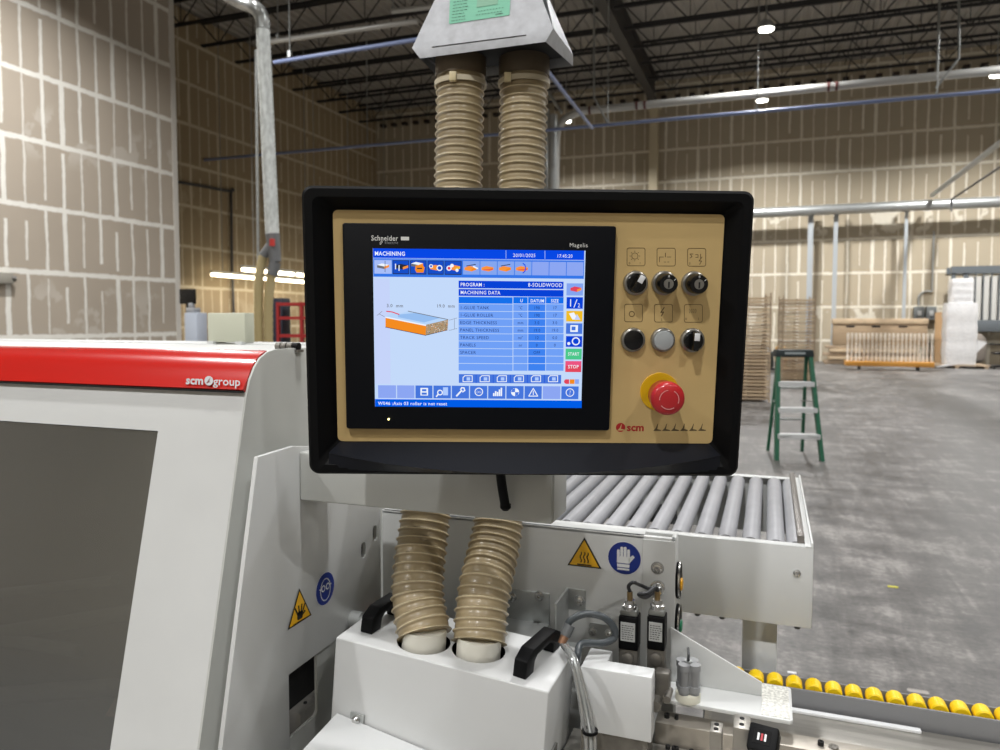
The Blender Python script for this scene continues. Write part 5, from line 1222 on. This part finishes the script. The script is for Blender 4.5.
# side keys
R(566.6, 283.4, 583.2, 295.6, 'cell', 2); board(576, 289, 11, 'red', 'org'); 
R(566.6, 297.2, 583.0, 308.8, 'tab', 2); TX('1', 568.2, 306.6, 7., off=.0); LN([(574, 307.4), (577, 299.6)], .8, 'white', 5); TX('2', 577.6, 307.4, 3.8, off=0)
R(566.3, 311, 582.6, 321.6, 'yel', 2); PG([(569, 313.5), (574, 312.4), (578, 319.4), (572.5, 319.6)], 'white', 4); PG([(574.5, 319.8), (577, 314), (580.4, 319.8)], 'bgl', 5)
R(566.1, 323.4, 582.4, 334, 'tool', 2); R(570.4, 325.2, 578, 332, 'white', 3); R(571.6, 326.6, 575.6, 330.4, 'tool', 4); 
R(566.0, 336.2, 582.2, 347, 'tab', 2); disc(575.9, 341.3, 4.2, 'white'); disc(575.9, 341.3, 3., 'tab', 6); disc(568.8, 343.6, 1.6, 'white')
R(565.6, 348.8, 581.8, 359.6, 'grn', 2); TX('START', 573.6, 355.6, 3., al='CENTER', sx=.9); R(565.4, 361.2, 581.4, 372.2, 'red', 2); R(565.4, 361.2, 581.4, 366, 'pink', 3); TX('STOP', 573.3, 368.4, 3.2, al='CENTER')
disc(566.4, 381.6, 2.4, 'red', 4); R(566, 379.4, 569.2, 384, 'red', 4); R(569.8, 379.4, 574.6, 384, 'orgf', 4); R(575, 379.4, 579, 384, 'lav', 4)
# card row
R(458.8, 374.6, 561.2, 383.4, 'tool', 2)
for k in range(6):
    cx = 467.6+k*17.1; LN([(cx-4.6, 377.6), (cx-2.8, 375.8), (cx+4.6, 375.8), (cx+4.6, 381.8), (cx-4.6, 381.8), (cx-4.6, 377.6)], .8, 'white', 4); R(cx-1, 377.4, cx+2.6, 380.6, 'line', 4)
    if k: LN([(cx-8.6, 374.8), (cx-8.6, 383.2)], .5, 'tab', 4)
# tool row
ed = [(378, 396), (397, 414.4), (415.4, 432.4), (433.4, 450.8), (451.8, 469), (470, 487.2), (488.2, 505.4), (506.4, 523.6), (524.6, 541.8), (542.8, 560.4), (561.4, 578.6)]
for i, (a, b) in enumerate(ed): s = (a-378)*.006; R(a, 385.4+s, b, 398.2+s, 'lav' if i in (0, 1, 9) else 'tool', 2)
R(420.4, 388, 428, 395.6, 'white', 4); R(422, 389.2, 426.4, 391.4, 'tool', 5); R(421.6, 392.6, 426.8, 394.8, 'tool', 5)
disc(440, 392.6, 3, 'white'); disc(440, 392.6, 1.9, 'tool', 6); LN([(438, 394.6), (436.4, 396.6)], 1.4, 'white', 5); R(443, 387.4, 448, 395.4, 'line', 4)
LN([(456.6, 396), (461.6, 390.6)], 1.7, 'white', 4); LN([(460.6, 389.6), (461.6, 387.8), (464, 388), (464.8, 390.6), (462.6, 392)], 1.2, 'white', 4)
disc(478.8, 391.9, 4.4, 'white'); disc(478.8, 391.9, 3.5, 'tool', 6); TX('OO', 476.4, 393.2, 2.2, off=.02)
for k, h in enumerate((3, 5, 4.2, 6.6, 8.4)): R(493+k*1.9, 396.2-h, 494.5+k*1.9, 396.2, 'white', 4)
disc(515.1, 392.2, 4.2, 'white'); PG([(515.1, 392.2), (519, 392.2), (517.8, 395.2), (515.1, 396.2)], 'tool', 6); PG([(515.1, 392.2), (511.2, 392.2), (512.3, 389.2), (515.1, 388.2)], 'tool', 6)
LN([(528.8, 396.2), (533.3, 388.4), (537.8, 396.2), (528.8, 396.2)], .9, 'white', 4); LN([(533.3, 391), (533.3, 395)], .8, 'white', 4)
disc(570, 392.6, 4.4, 'white'); disc(570, 392.6, 3.6, 'tool', 6); TX('?', 570, 394.8, 4.2, al='CENTER')
R(x0+1.2, 400, 581.8, 407.4, 'status', 2); TX('W046 :Axis 03 roller is not reset', 378, 404.9, 3.1, sx=1.12, off=.015)
link(g, 'display', DM, hm, smooth=0, label='lit blue and white screen')

# ---- engraved symbols on the plate
g = G(); random.seed(5)
def EL(pts, w=.55, mi=0, z=ZF+.00015, closed=False):
    for qd in band([pl(p[0], p[1], ZF) for p in pts], w*ppx, closed): g.poly(qd, mi, T(0, 0, z))
sq = [(627, 248, 645, 265.8), (657, 248.2, 675.3, 266), (687.6, 248.4, 705.7, 266.2), (624.6, 304.2, 642.4, 321.8), (654.4, 304.4, 672.5, 322), (684.3, 304.6, 702.4, 322.2)]
def SQ(k): EL(rrect(*sq[k], 2., 4), .6, closed=True)
def NEXT():
    global g
    link(g, 'switch_symbol', [INK], gp, smooth=0); g = G()
def ET(s, x, y, h): p = pl(x, y, ZF); g.text(s, h*ppx/.7, T(p[0], p[1], ZF+.00015), 0, 'CENTER')
SQ(0); EL(circ(634.8, 256, 3.1, 16), .5, closed=True)
for k in range(8): a = k*math.pi/4; EL([(634.8+4*math.cos(a), 256+4*math.sin(a)), (634.8+5.2*math.cos(a), 256+5.2*math.sin(a))], .5)
ET('0', 629.4, 264.3, 2.4); ET('1', 640, 264.3, 2.4)
NEXT(); SQ(1); EL([(659.4, 257), (659.4, 262)], .6); EL([(659.5, 257), (663.5, 257)], .5); EL([(665.4, 253), (665.4, 257)], .7); EL([(667, 257), (671, 257)], .5); EL([(664, 262), (666, 262)], .5); EL([(667.5, 262), (669, 262)], .5)
NEXT(); SQ(2); EL([(693, 254), (690, 254), (692, 256.6), (690, 258)], .7); EL([(695.5, 254.6), (698, 254.6), (698, 257.4), (695.5, 257.4)], .6); EL([(700.6, 254), (700.6, 259)], .7); EL([(702, 257), (699, 261), (701.6, 261), (699.6, 264.4)], .7); ET('0', 689.6, 264.6, 2.4)
NEXT(); SQ(3); EL(circ(631.8, 314, 2.6, 14), .8, closed=True); NEXT(); SQ(4)
EL([(664.2, 307.4), (660.8, 312.4), (663.6, 312), (661.2, 316)], 1.0); ET('1', 661.6, 320.8, 2.8)
NEXT(); SQ(5)
for k in range(4): EL([(689.4+k*2, 309), (690.2+k*2, 311), (689.4+k*2, 313)], .5)
ET('0', 686, 320, 2.6); ET('1', 698.4, 320, 2.6)
# red scm logo and grey ticks
NEXT(); p = pl(620.6, 427.4, ZF); g.poly(circ(p[0], p[1], 4.9*ppx, 26), 1, T(0, 0, ZF+.00015))
def tick(cx, cy, s, mi, z):
    pts = [(-.9, .75), (-.3, .1), (.15, -.95), (.25, -.9), (.0, .3), (.95, .55), (.9, .75)]
    g.poly([pl(cx+a*s, cy+b*s, ZF) for a, b in pts], mi, T(0, 0, z))
tick(620.8, 427.6, 3.8, 2, ZF+.0003)
p = pl(626.6, 430.8, ZF); g.text('scm', 11.2*ppx, T(p[0], p[1], ZF+.00015), 1, 'LEFT', .03, 1.03)
GM = [INK, P('scm_red', (172, 26, 30), .4), GOLD, P('tick_grey', (96, 82, 54), .5)]
link(g, 'maker_lettering', GM, gp, smooth=0, label='red scm lettering'); g = G()
for k in range(6): tick(657.0+k*8.95, 427.6, 4.3, 3, ZF+.0002)
link(g, 'tick_marks', GM, gp, smooth=0)

# ---- knobs, key switches, push buttons
RIM = P('knob_rim', (150, 148, 142), .3, .7)
def base_at(px, py): p = pl(px, py, ZF); return T(p[0], p[1], ZF)
RB = 12.6*ppx
def ring_part(M, name, extra=0.):
    return link(G().lathe([(0, 0), (RB, 0), (RB*1.0, .003), (RB*.95, .0055), (RB*.86, .0065+extra), (RB*.82, .0065+extra), (0, .005+extra)], M, 36), name, RIM, t)
def selector(px, py, ang):
    M = base_at(px, py); r = ring_part(M, 'selector_switch')
    link(G().lathe([(0, .004), (RB*.8, .004), (RB*.78, .009), (RB*.7, .010), (0, .010)], M, 32), 'knob_base', BLKG, r)
    Mk = M @ Matrix.Rotation(math.radians(ang), 4, 'Z')
    link(G().box((-RB*.24, -RB*.74, .009), (RB*.24, RB*.74, .022), bev=.0015, M=Mk), 'lever', BLKG, r)
    link(G().box((-RB*.22, RB*.1, .0215), (RB*.22, RB*.72, .0227), bev=.0005, M=Mk), 'white_pointer', SW, r)
def keyswitch(px, py):
    M = base_at(px, py); r = ring_part(M, 'key_switch')
    link(G().lathe([(0, .004), (RB*.80, .004), (RB*.76, .0235), (RB*.70, .025), (0, .025)], M, 32), 'key_body', BLKG, r)
    kk = link(G().lathe([(0, .0249), (RB*.40, .0249), (RB*.38, .026), (0, .026)], M, 24), 'key_core', RIM, r)
    link(G().box((-.0009, -RB*.3, .0259), (.0009, RB*.18, .0263), M=M), 'key_slot', DARK, r)
    gg = G(); gg.text('0', .004, M @ T(0, RB*.5, .0252), 0, 'CENTER'); 
    for qd in band([(RB*.42, RB*.28), (RB*.54, RB*.4)], .0006): gg.poly(qd, 0, M @ T(0, 0, .0252))
    link(gg, 'key_mark', TXT, r, smooth=0)
def push(px, py, mat, nm):
    M = base_at(px, py); r = ring_part(M, nm)
    link(G().lathe([(0, .004), (RB*.8, .004), (RB*.79, .0078), (RB*.7, .0084), (0, .0088)], M, 32), 'button_cap', mat, r)
selector(635.2, 283, -28); keyswitch(663.6, 283); keyswitch(693.2, 283.4)
push(632.6, 339.6, BLKG, 'black_push_button'); push(662.4, 339.6, P('lens_clear', (172, 178, 180), .25, .1), 'clear_push_button'); selector(691.8, 340, -2)
M = base_at(659.3, 391.6)
es = link(G().lathe([(0, 0), (20.2*ppx, 0), (20.2*ppx, .001), (19.8*ppx, .0014), (0, .0014)], M, 44), 'emergency_stop', P('estop_yellow', (226, 176, 18), .4), t)
link(G().lathe([(0, .0014), (11*ppx, .0014), (11*ppx, .016), (0, .016)], M, 32), 'stop_neck', BLKG, es)
RE = 16.6*ppx
ERED = P('estop_red', (186, 36, 42), .3, coat=.2)
link(G().lathe([(0, .014), (RE*.86, .014), (RE*.9, .016), (RE*.9, .026), (RE*.96, .029), (RE, .032), (RE, .037), (RE*.95, .040), (RE*.82, .0418), (RE*.4, .0428), (0, .043)], M @ Matrix.Diagonal((1.02, 1.02, 1.15, 1)), 44), 'stop_cap', ERED, es)
g = G()
for k in range(3):
    a0 = 100+k*120; arc = [(RE*.58*math.cos(math.radians(a0+i*9)), RE*.58*math.sin(math.radians(a0+i*9))) for i in range(10)]
    for qd in band(arc, .0011): g.poly(qd, 0, M @ T(0, 0, .0495))
link(g, 'stop_arrows', P('arrow_pale', (226, 150, 150), .4), es, smooth=0)
# mount behind and cable stub below
cxm = (ox0+ox1)/2; 
mb = MPi @ V((-.32, YA, 1.36)); 
link(G().box((mb.x-.05, oy0+.03, -.11), (mb.x+.05, oy0+.12, -.06), bev=.004), 'mounting_bracket', BLK, t)
a_ = onY(499, 458, YA-.04); b_ = onY(505.5, 507, YA-.02)
link(G().sweep(smoothpath([a_, a_.lerp(b_, .5)+V((-.001, 0, 0)), b_], 6), .0062, 16).lathe([(0, -.0052), (.004, -.0045), (.0072, -.001), (.0072, .004), (0, .006)], Matrix.Translation(b_), 16), 'cable_stub', BLK, None, 'short black cable stub hanging below the control panel', 'cable')

# ------------------------------------------------------------------ world and view
w = bpy.data.worlds.new('world'); SC.world = w; w.use_nodes = True
w.node_tree.nodes['Background'].inputs[0].default_value = (1, .96, .9, 1); w.node_tree.nodes['Background'].inputs[1].default_value = .1
SC.view_settings.view_transform = 'Standard'; SC.view_settings.look = 'None'; SC.view_settings.gamma = 1; SC.view_settings.use_curve_mapping = False
SC.view_settings.exposure = 0.0
